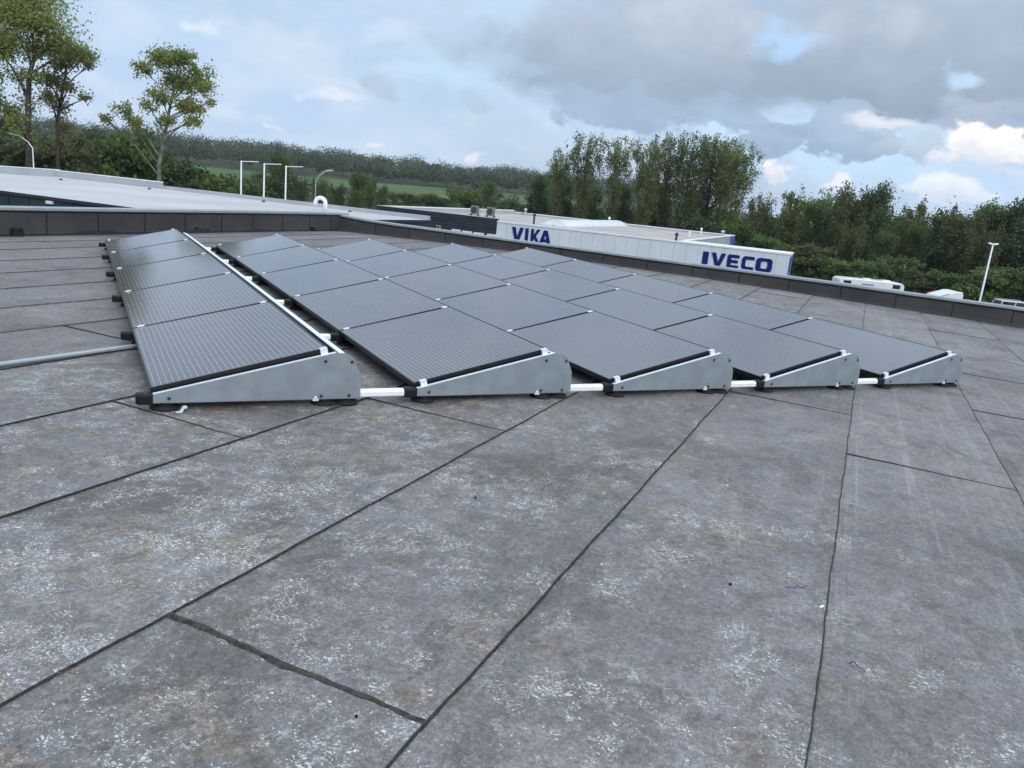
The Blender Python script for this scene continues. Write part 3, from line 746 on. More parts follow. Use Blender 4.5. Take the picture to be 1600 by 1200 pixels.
# ------------------------------------------------------------------ the white warehouse
WU, WV = 66.0, 29.8                                              # front face, corner between dark and white cladding (grid metres from the camera)
WTOP = CAM[2] - 2.9
def warehouse_white():
    loc = grid_pt(WU, WV, GZ); H = WTOP - GZ
    o = tag(empty('warehouse', loc, A38), 'Long white warehouse with big blue lettering and a dark ribbed end', 'warehouse')
    vr, vl = -16.6, 12.8; fin = 4.35 - WV; DEP = 33.0
    mb = MB(); n = int(-fin / 1.0)                                # white upright panels
    w = -fin / n
    for i in range(n):
        mb.box((0.0, -(i + 1) * w + .009, 0), (.10, -i * w - .009, H - .12))
    mb.box((.07, fin, 0), (.4, 0, H - .14))
    mb.box((.4, fin + .02, 0), (3.4, vr, H - .14))
    mb.build('white_cladding', M['white_clad'], o)
    mb = MB(); mb.box((-.05, fin - .05, H - .12), (3.45, fin + 9.0, H)); mb.box((-.05, fin + 9.0, H - .12), (.42, 0.0, H)); mb.build('coping', M['white_trim'], o)
    mb = MB(); mb.box((3.41, fin + .1, H - 3), (3.44, vr, H - .5)); mb.box((.25, fin - .03, H - 1.9), (3.2, fin - .002, H - .28), 1)
    mb.build('blue_panel', [M['panel_blue'], M['panel_blue']], o)
    mb = MB(); mb.box((.9, fin - .06, H - 1.5), (1.5, fin - .031, H - .5)); mb.build('light_box', M['dark_metal'], o)
    # dark ribbed end
    Hd = H + .22
    mb = MB(); rib = []; z = 0.0; k = 0
    while z < Hd - .2:
        rib += [(0.06, z), (0.0, z + .03), (0.0, z + .19), (0.06, z + .22)]; z += .25
    rib = [(0.06, 0)] + rib[1:] + [(0.06, Hd - .06), (.4, Hd - .06), (.4, 0)]
    mb.prism([(a, b) for a, b in rib], .02, vl, 'y'); mb.build('dark_cladding', M['dark_clad'], o)
    mb = MB(); mb.box((-.03, .0, Hd - .06), (.44, vl + .04, Hd)); mb.build('coping', M['grey_flash'], o)
    # side, rear walls, roof
    mb = MB(); mb.box((3.45, vr, 0), (DEP, vr + .3, H - .1)); mb.box((DEP - .3, vr + .3, 0), (DEP, vl, H - .1)); mb.box((.44, vl - .3, 0), (DEP - .3, vl, H + .1))
    mb.build('side_wall', M['grey_flash'], o)
    mb = MB(); mb.box((DEP - 3.4, vr - .02, H - 1.5), (DEP - .05, vr - .001, H - .1)); mb.build('blue_panel', M['panel_blue'], o)
    mb = MB(); mb.box((3.45, vr - .05, H - .1), (DEP + .05, vr + .34, H)); mb.box((DEP - .34, vr + .34, H - .1), (DEP + .05, vl - .34, H)); mb.box((.44, vl - .34, H + .1), (DEP + .05, vl + .04, H + .2))
    mb.build('coping', M['white_trim'], o)
    mb = MB(); mb.add([(.4, vr + .3, H - .3), (DEP - .3, vr + .3, H - .3), (DEP - .3, vl - .3, H - .3), (.4, vl - .3, H - .3)], [(0, 1, 2, 3)]); mb.build('flat_roof', M['gravel_roof'], o)
    # barrel skylight
    mb = MB(); v0 = -2.3
    arc = [(v0 + 1.25 * math.cos(PI * i / 12), H - .28 + .62 * math.sin(PI * i / 12)) for i in range(13)]
    mb.prism(arc, 9.0, 31.0, 'x'); mb.build('barrel_skylight', M['skylight'], o)
    mb = MB(); mb.box((8.8, v0 - 1.4, H - .29), (31.2, v0 + 1.4, H - .1))
    for i in range(8): mb.box((9.4 + i * 3.0, v0 - 1.27, H - .1), (9.48 + i * 3.0, v0 - 1.24, H + .25))
    mb.build('skylight_kerb', M['white_trim'], o)
    # vents
    for (u, v, h, r, m) in ((8.2, -.3, .75, .10, 'dark_metal'), (1.7, -16.0, .62, .10, 'dark_metal'), (31.5, -1.2, .65, .10, 'pole_white'), (31.5, -12.8, .5, .09, 'pole_white'), (32.3, 10.6, .6, .14, 'pole_grey'), (2.2, -4.6, .2, .06, 'pole_grey'), (30, -15.6, .5, .16, 'pole_grey'), (18, -14.0, .35, .07, 'pole_white')):
        mb = MB(); mb.lathe([(r, -.3), (r, h - .25), (r * 1.7, h - .22), (r * 1.7, h - .12), (r * .6, h)], (u, v, H), 10); mb.build('vent_pipe', M[m], o)
    # lettering
    def letters(polys, vs, z0, hgt, name):
        mb = MB()
        for poly, v_a, v_b in polys: 
            for pg in poly:
                pts = [(v_a + (v_b - v_a) * x, z0 + hgt * y) for x, y in pg]
                mb.prism(pts, -.05, -.002, 'x')
        mb.build(name, M['sign_blue'], o)
    LV = [[(0, 1), (.31, 1), (.5, .34), (.69, 1), (1, 1), (.66, 0), (.34, 0)]]
    LI = [[(0, 0), (0, 1), (1, 1), (1, 0)]]
    LK = [[(0, 0), (0, 1), (.29, 1), (.29, .60), (.62, 1), (.97, 1), (.53, .53), (1.02, 0), (.66, 0), (.37, .36), (.29, .27), (.29, 0)]]
    LA = [[(0, 0), (.28, 0), (.35, .20), (.412, .40), (.5, .72), (.5, 1), (.35, 1)], [(1, 0), (.72, 0), (.65, .20), (.588, .40), (.5, .72), (.5, 1), (.65, 1)], [(.35, .20), (.65, .20), (.588, .40), (.412, .40)]]
    LE = [[(.0, .16), (.10, 0), (1, 0), (1, .23), (.36, .23), (.33, .27), (.33, .39), (.92, .39), (.92, .61), (.33, .61), (.33, .73), (.36, .77), (1, .77), (1, 1), (.10, 1), (0, .84)]]
    LC = [[(.0, .20), (.14, .02), (.24, 0), (1, 0), (1, .24), (.38, .24), (.31, .32), (.31, .68), (.38, .76), (1, .76), (1, 1), (.24, 1), (.14, .98), (0, .80)]]
    LO = [[(.5, 0), (.5, .23), (.36, .24), (.30, .32), (.30, .68), (.36, .76), (.5, .77), (.5, 1), (.2, 1), (.08, .95), (0, .82), (0, .18), (.08, .05), (.2, 0)],
          [(.5, 0), (.5, .23), (.64, .24), (.70, .32), (.70, .68), (.64, .76), (.5, .77), (.5, 1), (.8, 1), (.92, .95), (1, .82), (1, .18), (.92, .05), (.8, 0)]]
    def vz(px, py): v, z = on_u(px, py, WU - .05); return v - WV, z - GZ
    a, zt = vz(800, 354); b, _ = vz(861.5, 370); _, zb = vz(814, 378.5)
    L = b - a
    letters([(LV, a, a + .30 * L), (LI, a + .345 * L, a + .425 * L), (LK, a + .49 * L, a + .73 * L), (LA, a + .70 * L, b)], 0, zb, zt - zb, 'lettering')
    a, zt = vz(1099, 392.5); b, _ = vz(1207.5, 410); _, zb = vz(1103, 414)
    L = b - a
    letters([(LI, a, a + .085 * L), (LV, a + .125 * L, a + .335 * L), (LE, a + .36 * L, a + .53 * L), (LC, a + .57 * L, a + .745 * L), (LO, a + .77 * L, b)], 0, zb, zt - zb, 'lettering')
    # windows in the dark end
    for px0, px1, py in ((706, 719, 357.5), (722, 737, 360), (740, 756, 362.5), (761, 775, 365)):
        v0, z1 = on_u(px0, py, WU - .1); v1, _ = on_u(px1, py + 2, WU - .1); v0 -= WV; v1 -= WV; z1 -= GZ
        mb = MB(); mb.box((-.10, v1, z1 - 1.4), (-.01, v0, z1)); w_ = mb.build('window', M['white_trim'], o)
        mb = MB(); mb.box((-.115, v1 + .12, z1 - 1.3), (-.101, v0 - .12, z1 - .14)); mb.build('pane', M['glass_dark'], w_)
    v0, z1 = on_u(682, 351.5, WU - .1); v1, z0 = on_u(688, 358, WU - .1)
    mb = MB(); mb.box((-.16, v1 - WV, z0 - GZ), (-.01, v0 - WV, z1 - GZ)); wl = mb.build('wall_vent', mat('tan_metal', (.33, .27, .22)), o)
    mb = MB(); mb.box((-.175, v1 - WV + .09, z0 - GZ + .09), (-.161, v0 - WV - .09, z1 - GZ - .09)); mb.build('grille', M['dark_metal'], wl)
    return o, H
WH, WHH = warehouse_white()
def ac_unit(u, v, label):
    o = tag(empty('air_conditioner', grid_pt(WU + u, WV + v, GZ + WHH - .3), A38), label, 'air conditioner', 'air conditioners on the warehouse roof')
    mb = MB(); mb.box((-.25, -.42, .12), (.25, .42, 1.05)); mb.build('casing', M['ac'], o, bevel=.02)
    mb = MB()
    pts = [(.0 + .34 * math.cos(2 * PI * i / 20), .58 + .34 * math.sin(2 * PI * i / 20)) for i in range(20)]
    mb.prism(pts, -.27, -.252, 'x'); mb.build('fan_grille', M['dark_metal'], o)
    for y in (-.5, .42):
        mb = MB(); mb.box((-.25, y, 0), (.25, y + .08, .12)); mb.build('stand', M['dark_metal'], o)
ac_unit(13.5, 8.9, 'Grey air conditioner on the warehouse roof, the left one of the pair')
ac_unit(13.8, 7.1, 'Grey air conditioner on the warehouse roof, the right one of the pair')

# ------------------------------------------------------------------ the neighbouring building with the pale roof
NZ = CAM[2] - 1.6
def neighbour():
    u0, u1, v0, v1 = 17.8, 30.0, 16.75, 39.5
    loc = grid_pt(u0, v0, GZ); H = NZ - GZ
    o = tag(empty('warehouse', loc, A38), 'Low building with a pale flat membrane roof and dark green walls', 'warehouse')
    D, W = u1 - u0, v1 - v0
    mb = MB(); mb.box((0, 0, 0), (.25, W, H - .09)); mb.box((.25, 0, 0), (D, .25, H - .09)); mb.box((D - .25, .25, 0), (D, W, H - .1)); mb.box((.25, W - .25, 0), (D - .25, W, H - .1))
    for i in range(1, 23): mb.box((-.02, i - .02, 0), (-.0, i + .02, H - .1))
    mb.build('wall', M['green_clad'], o)
    mb = MB(); n = 12; vv = []; ff = []
    for i in range(n + 1):
        for j in range(n + 1):
            vv.append((-.06 + (D + .02) * i / n, -.06 + (W + .02) * j / n, H + .015 * math.sin(i * 1.3) * math.sin(j * .9)))
    for i in range(n):
        for j in range(n):
            a = i * (n + 1) + j; ff.append((a, a + n + 1, a + n + 2, a + 1))
    mb.add(vv, ff); mb.build('flat_roof', M['white_roof'], o)
    mb = MB(); mb.box((-.08, -.08, H - .09), (-.005, W, H - .02)); mb.box((-.005, -.08, H - .09), (D, -.005, H - .02)); mb.build('edge_trim', M['dark_clad'], o)
    mb = MB(); mb.box((D - .12, .0, H - .1), (D + .12, W - 7.5, H + .16)); mb.build('upstand', M['grey_flash'], o)
    mb = MB(); mb.box((D - .12, W - 7.5, H - .1), (D + .12, W, H + .31)); mb.box((0, W - .12, H - .1), (D - .12, W + .12, H + .34)); mb.build('upstand', M['grey_flash'], o)
    mb = MB(); mb.box((D - .14, W - 7.5, H + .31), (D + .16, W - .14, H + .345)); mb.box((-.02, W - .14, H + .34), (D + .16, W + .16, H + .375)); mb.build('coping', M['white_trim'], o)
    vl, zl = on_u(78, 316.5, u0 - .05)
    mb = MB(); mb.box((-.12, vl - v0 - .12, zl - GZ - .05), (-.001, vl - v0 + .12, zl - GZ + .05)); mb.build('wall_light', M['white_plastic'], o, bevel=.01)
    P = ray(508, 330); t = -1.6 / P[2]; Q = CAM + P * t - CAM; gu, gv = float(Q @ CU) - u0, float(Q @ CV) - v0
    mb = MB(); c = Vector((gu, gv, H)); s = Vector((-.35 * 0.3, .42, 0))
    pts = [c, c + Vector((0, 0, .32))] + [c + s * .5 - s * .5 * math.cos(PI * i / 8) + Vector((0, 0, .32 + .2 * math.sin(PI * i / 8))) for i in range(1, 9)] + [c + s + Vector((0, 0, .20))]
    mb.tube(pts, .085, 12); mb.build('gooseneck_vent', M['alu'], o, smooth=True)
    for u, v in ((11.2, 8), (10.5, 14.2), (11.0, 3.2), (9.6, 19)):
        mb = MB(); mb.lathe([(.08, -.01), (.08, .04), (.04, .07)], (u, v, H), 10); mb.build('roof_drain', M['dark_metal'], o)
neighbour()

# ------------------------------------------------------------------ poles
def lit(p, z=None): return Vector((p[0], p[1], GZ if z is None else z))
def arm_pole(px, py, D, arm, label, lean=0.0):
    top = at(px, py, D); zt = top[2]; h = zt - GZ
    o = tag(empty('banner_pole', lit(top)), label, 'banner pole', 'white banner poles beyond the pale flat roof')
    a = np.array([math.cos(YAW), -math.sin(YAW), 0]) * arm
    mb = MB(); mb.tube([(0, 0, 0), (0, 0, h * .5), (0, 0, h)], [.075, .062, .05], 10); mb.build('pole', M['pole_white'], o, smooth=True)
    mb = MB(); mb.tube([(-.03 * a[0], -.03 * a[1], h - .06), (a[0], a[1], h - .06 + .09)], .035, 8); mb.build('arm', M['pole_white'], o)
arm_pole(377, 251, 62, 1.25, 'White banner pole with a level arm, left one of the three')
arm_pole(413, 255, 62, 1.25, 'White banner pole with a level arm, middle one of the three')
arm_pole(447, 259, 62, 1.25, 'White banner pole with a level arm, right one of the three')
def street_lamp(px, py, D, dirx, label, kind='bent', m='pole_grey'):
    top = at(px, py, D); h = top[2] - GZ
    base = lit(top)
    o = tag(empty('street_lamp', base), label, 'street lamp')
    a = Vector((math.cos(YAW), -math.sin(YAW), 0)) * dirx
    mb = MB()
    if kind == 'bent':
        mb.tube([(0, 0, 0), (0, 0, h * .5), (0, 0, h - .9), a * .25 + Vector((0, 0, h - .45)), a * .75 + Vector((0, 0, h - .05))], [.07, .055, .042, .036, .032], 10)
        mb.build('pole', M[m], o, smooth=True)
        mb = MB(); c = a * .70 + Vector((0, 0, h - .06)); e = a * 1.35 + Vector((0, 0, h + .06)); mb.tube([c, c + (e - c) * .2, c + (e - c) * .8, e], [.035, .075, .07, .03], 8); mb.build('lamp_head', M['pole_grey'], o)
    else:
        mb.tube([(0, 0, 0), (0, 0, h * .5), (0, 0, h - .05)], [.085, .065, .045], 10); mb.build('pole', M[m], o, smooth=True)
        for s in (-1, 1):
            mb = MB(); mb.tube([a * .0 * s + Vector((0, 0, h - .06)), a * .14 * s + Vector((0, 0, h - .02)), a * .32 * s + Vector((0, 0, h + .02))], [.05, .07, .05], 8); mb.build('lamp_head', M['pole_white'], o)
    return o
street_lamp(494, 265, 66, 1, 'Grey street lamp with a bent arm, right of the white banner poles')
street_lamp(50, 213, 74, -1.35, 'Pale street lamp with a bent arm before the tall trees', m='pole_white')
street_lamp(1552, 381, 60, 1, 'Tall pale lamp post with a short twin head before the tree belt', 'twin', 'pole_white')

# ------------------------------------------------------------------ vehicles behind the right parapet
def wheel(parent, x, y, r=.33, w=.22):
    mb = MB(); n = 18
    pts = [(x + r * math.cos(2 * PI * i / n), r + r * math.sin(2 * PI * i / n)) for i in range(n)]
    mb.prism(pts, y - w / 2, y + w / 2, 'y'); wt = mb.build('wheel', M['tyre'], parent)
    pts = [(x + r * .6 * math.cos(2 * PI * i / n), r + r * .6 * math.sin(2 * PI * i / n)) for i in range(n)]
    s = 1 if y > 0 else -1
    mb = MB(); mb.prism(pts, y + s * w / 2, y + s * (w / 2 + .015), 'y'); mb.build('rim', M['rim'], wt)
def rounded(pts, r, n=4):
    out = []; m = len(pts)
    for i in range(m):
        p, a, b = Vector(pts[i]), Vector(pts[i - 1]), Vector(pts[(i + 1) % m])
        da = (a - p); db = (b - p); k = min(r, da.length * .45, db.length * .45)
        s, e = p + da.normalized() * k, p + db.normalized() * k
        for j in range(n + 1):
            t = j / n; out.append(tuple((1 - t) ** 2 * s + 2 * t * (1 - t) * p + t * t * e))
    return out
def caravan(px, py, D, yaw):
    P = at(px, py, D); h = P[2] - GZ; o = tag(empty('caravan', lit(P), yaw), 'Long white caravan with rounded ends and small dark windows', 'caravan')
    Lc = 6.5
    body = rounded([(-Lc / 2, .45), (-Lc / 2 - .0, h - .12), (-Lc / 2 + .5, h), (Lc / 2 - .5, h), (Lc / 2, h - .2), (Lc / 2, .45)], .45)
    mb = MB(); mb.prism(body, -1.1, 1.1, 'y'); mb.build('body', M['car_white'], o, bevel=.06)
    for s in (-1, 1):
        for x, w in ((-2.45, .75), (2.45, .75)):
            mb = MB(); mb.box((x - w / 2, s * 1.105 - .01, h - .62), (x + w / 2, s * 1.105 + .01, h - .22)); mb.build('window', M['glass_dark'], o)
        mb = MB(); mb.box((-1.2, s * 1.105 - .01, h - 1.35), (1.2, s * 1.105 + .01, h - .85)); mb.build('window', M['glass_dark'], o)
        mb = MB(); mb.box((-1.0, s * 1.102 - .008, h - .52), (.2, s * 1.102 + .008, h - .40)); mb.build('stripe', M['ac'], o)
    for x in (-.2, 1.7):
        mb = MB(); mb.box((x - .35, -.35, h + .002), (x + .35, .35, h + .10)); mb.build('roof_hatch', M['car_white'], o, bevel=.02)
    for s in (-1, 1): wheel(o, .1, s * 1.0)
    mb = MB(); mb.tube([(-Lc / 2 - 1.2, 0, .45), (-Lc / 2 + .1, .5, .5)], .04, 6); mb.tube([(-Lc / 2 - 1.2, 0, .45), (-Lc / 2 + .1, -.5, .5)], .04, 6); mb.tube([(-Lc / 2 - 1.1, 0, .0), (-Lc / 2 - 1.1, 0, .5)], .04, 6); mb.build('drawbar', M['dark_metal'], o)
RX = -YAW                                                         # a vehicle standing square to the view axis
caravan(1357, 436.5, 88, RX - .03)
def truck(px, py, D, yaw):
    P = at(px, py, D); h = P[2] - GZ; o = tag(empty('truck', lit(P), yaw), 'White truck with a red edged roof spoiler behind the parapet', 'truck')
    cab = rounded([(-1.2, .45), (-1.25, 1.5), (-1.0, h - .62), (.9, h - .62), (.9, .45)], .15)
    mb = MB(); mb.prism(cab, -1.2, 1.2, 'y'); mb.build('cab', M['car_white'], o, bevel=.05)
    mb = MB(); mb.prism([(-.95, h - .61), (-.8, h - .45), (.35, h - .02), (.75, h - .0), (.85, h - .2), (.85, h - .61)], -1.1, 1.1, 'y'); mb.build('roof_spoiler', M['car_white'], o, bevel=.03)
    mb = MB()
    for s in (-1, 1): mb.tube([(-.97, s * 1.08, h - .59), (-.8, s * 1.08, h - .43), (-.2, s * 1.08, h - .21)], .035, 6)
    mb.build('red_edge', M['car_red'], o)
    mb = MB(); mb.add([(-1.245, -1.05, 1.62), (-1.245, 1.05, 1.62), (-1.06, 1.05, h - .85), (-1.06, -1.05, h - .85)], [(0, 1, 2, 3)]); mb.build('windscreen', M['glass_dark'], o)
    for s in (-1, 1):
        mb = MB(); mb.box((-.7, s * 1.203 - .005, 1.6), (.4, s * 1.203 + .005, h - .95)); mb.build('side_window', M['glass_dark'], o)
    mb = MB(); mb.box((.9, -.45, .6), (5.6, .45, .85)); mb.build('chassis', M['dark_metal'], o)
    mb = MB(); mb.box((1.2, -1.22, .95), (5.8, 1.22, 2.1)); mb.build('load_bed', M['dark_metal'], o)
    for x in (-.5, 4.2):
        for s in (-1, 1): wheel(o, x, s * 1.02, .5, .3)
truck(1478, 453, 70, RX - .02)
def car(px, py, D, yaw, paint, label, L=4.5, h=None, van=False):
    P = at(px, py, D); H = (P[2] - GZ) if h is None else h
    o = tag(empty('parked_car', lit(P), yaw), label, 'car', 'cars parked behind the right parapet')
    hw = .88
    low = rounded([(-L / 2, .32), (-L / 2, .72), (-L / 2 + .25, .88), (-L * .2, 1.0), (L / 2 - .1, 1.02), (L / 2, .8), (L / 2, .32)], .12)
    mb = MB(); mb.prism(low, -hw, hw, 'y'); mb.build('body', M[paint], o, bevel=.05)
    a0, a1, b0, b1 = -L * .22, -L * .06, L * .30, L * .46
    if van: b0 = L * .42
    # glasshouse tapering inwards
    mb = MB(); z0, z1 = .98, H - .04; ins = .12
    lo = [(a0, z0), (b1, z0)]; hi = [(a1, z1), (b0, z1)]
    vv = [(a0, -hw + .03, z0), (b1, -hw + .03, z0), (b1, hw - .03, z0), (a0, hw - .03, z0), (a1, -hw + ins, z1), (b0, -hw + ins, z1), (b0, hw - ins, z1), (a1, hw - ins, z1)]
    mb.add(vv, [(3, 2, 1, 0), (4, 5, 6, 7), (0, 1, 5, 4), (1, 2, 6, 5), (2, 3, 7, 6), (3, 0, 4, 7)]); mb.build('glasshouse', M['glass_dark'], o)
    mb = MB(); mb.box((a1 - .06, -hw + ins - .03, z1 + .001), (b0 + .08, hw - ins + .03, z1 + .05)); mb.build('roof_panel', M[paint], o, bevel=.03)
    mb = MB()
    for s in (-1, 1):
        for p, q in (((a0, s * (hw - .03), z0), (a1, s * (hw - ins), z1)), ((b1, s * (hw - .03), z0), (b0, s * (hw - ins), z1)), (((a0 + b1) / 2, s * (hw - .03), z0), ((a1 + b0) / 2, s * (hw - ins), z1))): mb.tube([p, q], .045, 6)
    mb.build('pillar', M[paint], o)
    for s in (-1, 1):
        mb = MB(); mb.tube([(a1, s * (hw - ins - .06), H + .03), (a1 + .15, s * (hw - ins - .06), H + .08), (b0 - .1, s * (hw - ins - .06), H + .08), (b0, s * (hw - ins - .06), H + .03)], .02, 6); mb.build('roof_rail', M['car_silver'], o)
        mb = MB(); mb.box((-L / 2 - .01, s * .62 - .18, .62), (-L / 2 + .03, s * .62 + .18, .78)); mb.build('headlight', M['lamp_glass'], o)
        mb = MB(); mb.box((L / 2 - .03, s * .66 - .14, .7), (L / 2 + .01, s * .66 + .14, .9)); mb.build('tail_light', M['tail_red'], o)
        mb = MB(); mb.box((a0 + .2, s * (hw + .02) - .06, 1.02), (a0 + .34, s * (hw + .02) + .06, 1.16)); mb.build('wing_mirror', M[paint], o)
        for x in (-L * .31, L * .30): wheel(o, x, s * (hw - .10), .32, .2)
car(1566, 469, 88, RX - .05, 'car_white', 'White estate car with pale roof rails, parked farther back behind the parapet', 5.0, None, True)
car(1622, 476, 84, RX - .05, 'car_silver', 'Silver grey car with a curved roof, at the right edge behind the parapet', 4.6)

# ------------------------------------------------------------------ trees
def leaf_cloud(pos, size, rnd, aspect=1.5, droop=0.0):
    """one small folded leaf spray per position: arrays of verts and quads"""
    n = len(pos)
    a = rnd.normal(size=(n, 3)); a[:, 2] -= droop; a /= np.linalg.norm(a, axis=1, keepdims=True)
    b = rnd.normal(size=(n, 3)); b -= a * (a * b).sum(1, keepdims=True); b /= np.linalg.norm(b, axis=1, keepdims=True)
    s = (size * rnd.uniform(.6, 1.35, n))[:, None]
    L_ = a * s * aspect * .5; W_ = b * s * .5
    v = np.stack([pos - L_, pos - L_ * .1 + W_, pos + L_, pos - L_ * .1 - W_], 1).reshape(-1, 3)
    return v
def cloud_mesh(name, v, m):
    me = bpy.data.meshes.new(name); n = len(v) // 4
    me.vertices.add(len(v)); me.vertices.foreach_set('co', v.astype(np.float32).ravel())
    me.loops.add(n * 4); me.loops.foreach_set('vertex_index', np.arange(n * 4, dtype=np.int32))
    me.polygons.add(n); me.polygons.foreach_set('loop_start', np.arange(0, n * 4, 4, dtype=np.int32))
    me.update(calc_edges=True); me.validate(); me.materials.append(m)
    return me
def tree_meshes(seed, trunk, blobs, nleaf, size, m_leaf, m_bark, tr=.22, sub=9, spread=.33, aspect=1.5, twigs=True, surf=.45, fork=.25):
    """trunk: list of points; blobs: (x, y, z, rx, ry, rz) foliage masses; each mass breaks into leaf clusters hung on twigs"""
    R = np.random.default_rng(seed); rr = random.Random(seed)
    mb = MB(); tp = [Vector(p) for p in trunk]; n = len(tp)
    mb.tube(tp, [tr * (1 - .80 * i / (n - 1)) for i in range(n)], 8)
    def on_trunk(z):
        for i in range(n - 1):
            if tp[i].z <= z <= tp[i + 1].z:
                f = (z - tp[i].z) / max(1e-6, tp[i + 1].z - tp[i].z); return tp[i].lerp(tp[i + 1], f), tr * (1 - .80 * (i + f) / (n - 1))
        return (tp[-1], tr * .2) if z > tp[-1].z else (tp[0], tr)
    vol = sum((b[3] * b[4] * b[5]) ** .7 for b in blobs); P = []
    for b in blobs:
        c = Vector(b[:3]); horiz = math.hypot(c.x - tp[-1].x, c.y - tp[-1].y)
        zt = max(tp[0].z + fork * (tp[-1].z - tp[0].z), c.z - .7 * horiz - b[5] * .8)
        st, r0 = on_trunk(zt); r0 *= .55
        midp = st.lerp(c, .5) + Vector((rr.uniform(-.2, .2), rr.uniform(-.2, .2), rr.uniform(0, .35))) * horiz * .25
        if twigs: mb.tube([st, midp, c], [r0, r0 * .65, r0 * .30], 6, cap=False)
        k = max(3, int(sub * (b[3] * b[5]) ** .5)); nl = int(nleaf * (b[3] * b[4] * b[5]) ** .7 / vol / k) + 1
        for q in range(k):
            d = R.normal(size=3); d /= np.linalg.norm(d); d *= R.uniform(surf, 1.0)
            cc = np.array(b[:3]) + d * np.array(b[3:6])
            if twigs: mb.tube([midp.lerp(c, rr.uniform(.3, 1)), Vector(cc)], [r0 * .22, r0 * .06], 4, cap=False)
            sp = spread * (b[3] * b[4] * b[5]) ** (1 / 3) * R.uniform(.7, 1.3)
            P.append(cc + R.normal(size=(int(nl * R.uniform(.5, 1.5)), 3)) * np.array([sp, sp, sp * .8]))
    P = np.concatenate(P)
    P = P[P[:, 2] > .15]
    return mb.mesh('trunk', m_bark, True), cloud_mesh('crown', leaf_cloud(P, size, R, aspect), m_leaf)
def plant(name, loc, meshes, label, cat, group=None, scale=(1, 1, 1), rot=0.0, names=('trunk', 'crown')):
    o = empty(name, loc, rot); o.scale = scale; tag(o, label, cat, group)
    for nm, me in zip(names, meshes):
        c = bpy.data.objects.new(nm, me); COL.objects.link(c); c.parent = o
    return o
def base_at(px, D):
    p = at(px, 300, D); return Vector((p[0], p[1], terrain(p[0], p[1]) - .02))

RH = np.array([math.cos(YAW), -math.sin(YAW), 0]); FH = np.array([math.sin(YAW), math.cos(YAW), 0])
def big_tree(px0, D, trunk_px, blobs_px, label, seed, leaf, nleaf, size, tr, bark='bark', **kw):
    """a tree read off the photograph: trunk and foliage masses in pixels, given real depth about the trunk"""
    b = base_at(px0, D); R = random.Random(seed); s = D / FOC
    def loc(px, py, dep=0.0):
        p = at(px, py, D); v = Vector(p) + Vector(FH) * dep - b; return v
    fork = kw.pop('fork', .45); shrink = kw.pop('shrink', 1.06)
    trunk = [Vector((0, 0, 0))] + [loc(x, y, R.uniform(-.3, .3)) for x, y in trunk_px]
    bl = []
    for x, y, rx, ry in blobs_px:
        for rep in range(2 if rx > 22 else 1):
            c = loc(x + R.uniform(-.25, .25) * rx * rep, y + R.uniform(-.2, .2) * ry * rep, R.uniform(-1, 1) * (1.6 if rx > 15 else 2.6))
            bl.append((c.x, c.y, c.z, rx * s * shrink, rx * s * .9 * shrink, ry * s * shrink))
    return plant('broadleaf_tree', b, tree_meshes(seed, trunk, bl, nleaf, size, M[leaf], M[bark], tr, fork=fork, **kw), label, 'tree', 'tall open trees beyond the pale flat roof')
big_tree(44, 76, [(44, 190), (45, 120), (58, 60), (66, 10)], [(20, 25, 26, 28), (60, 30, 30, 26), (88, 48, 26, 20), (8, 75, 22, 26), (45, 75, 22, 18), (75, 72, 24, 16), (100, 72, 22, 12), (20, 115, 18, 14), (60, 120, 14, 12), (15, 5, 30, 20), (55, -5, 30, 18), (35, 165, 14, 22), (52, 190, 12, 22), (30, 215, 10, 14)],
         'Tallest olive-green tree, cut by the top edge, left of the gold-tinged tree', 11, 'leaf_olive', 13500, .135, .30, surf=.12, spread=.36, sub=24)
big_tree(88, 80, [(90, 190), (97, 140), (104, 100), (110, 72)], [(105, 75, 20, 9), (128, 84, 16, 9), (150, 92, 12, 9), (88, 92, 16, 10), (160, 110, 7, 7), (80, 125, 14, 11), (110, 130, 14, 9), (130, 140, 13, 9), (100, 155, 13, 9), (145, 155, 8, 7), (80, 165, 12, 14), (86, 200, 11, 18), (92, 225, 10, 14), (122, 108, 14, 8)],
         'Gold-tinged thin tree with sparse branches, between the tallest tree and the leaning tree', 12, 'leaf_gold', 7600, .13, .20, surf=.12, spread=.38, sub=24)
big_tree(247, 70, [(250, 255), (256, 215), (263, 175), (272, 130), (280, 95)], [(262, 95, 26, 14), (290, 90, 22, 12), (240, 112, 18, 12), (305, 115, 22, 16), (275, 125, 28, 16), (318, 140, 18, 12), (330, 160, 10, 8), (255, 150, 22, 12), (290, 165, 24, 10), (300, 187, 18, 8), (240, 165, 16, 10), (262, 190, 18, 10), (232, 200, 12, 10), (205, 175, 15, 10), (188, 187, 12, 8), (215, 190, 16, 8), (312, 195, 10, 6), (280, 80, 14, 6)],
         'Olive tree with a pale leaning trunk standing alone before the hill', 13, 'leaf_olive', 11000, .13, .20, bark='bark_pale', surf=.25, spread=.30, sub=24, shrink=.90)
big_tree(-14, 78, [(-12, 190), (-10, 120), (-6, 60)], [(-8, 110, 14, 20), (-4, 150, 14, 16), (0, 175, 12, 12), (-10, 60, 16, 20), (-6, 200, 12, 14)],
         'Tree at the very left edge, mostly outside the picture', 14, 'leaf_olive', 7000, .135, .26, surf=.12, spread=.36, sub=22)

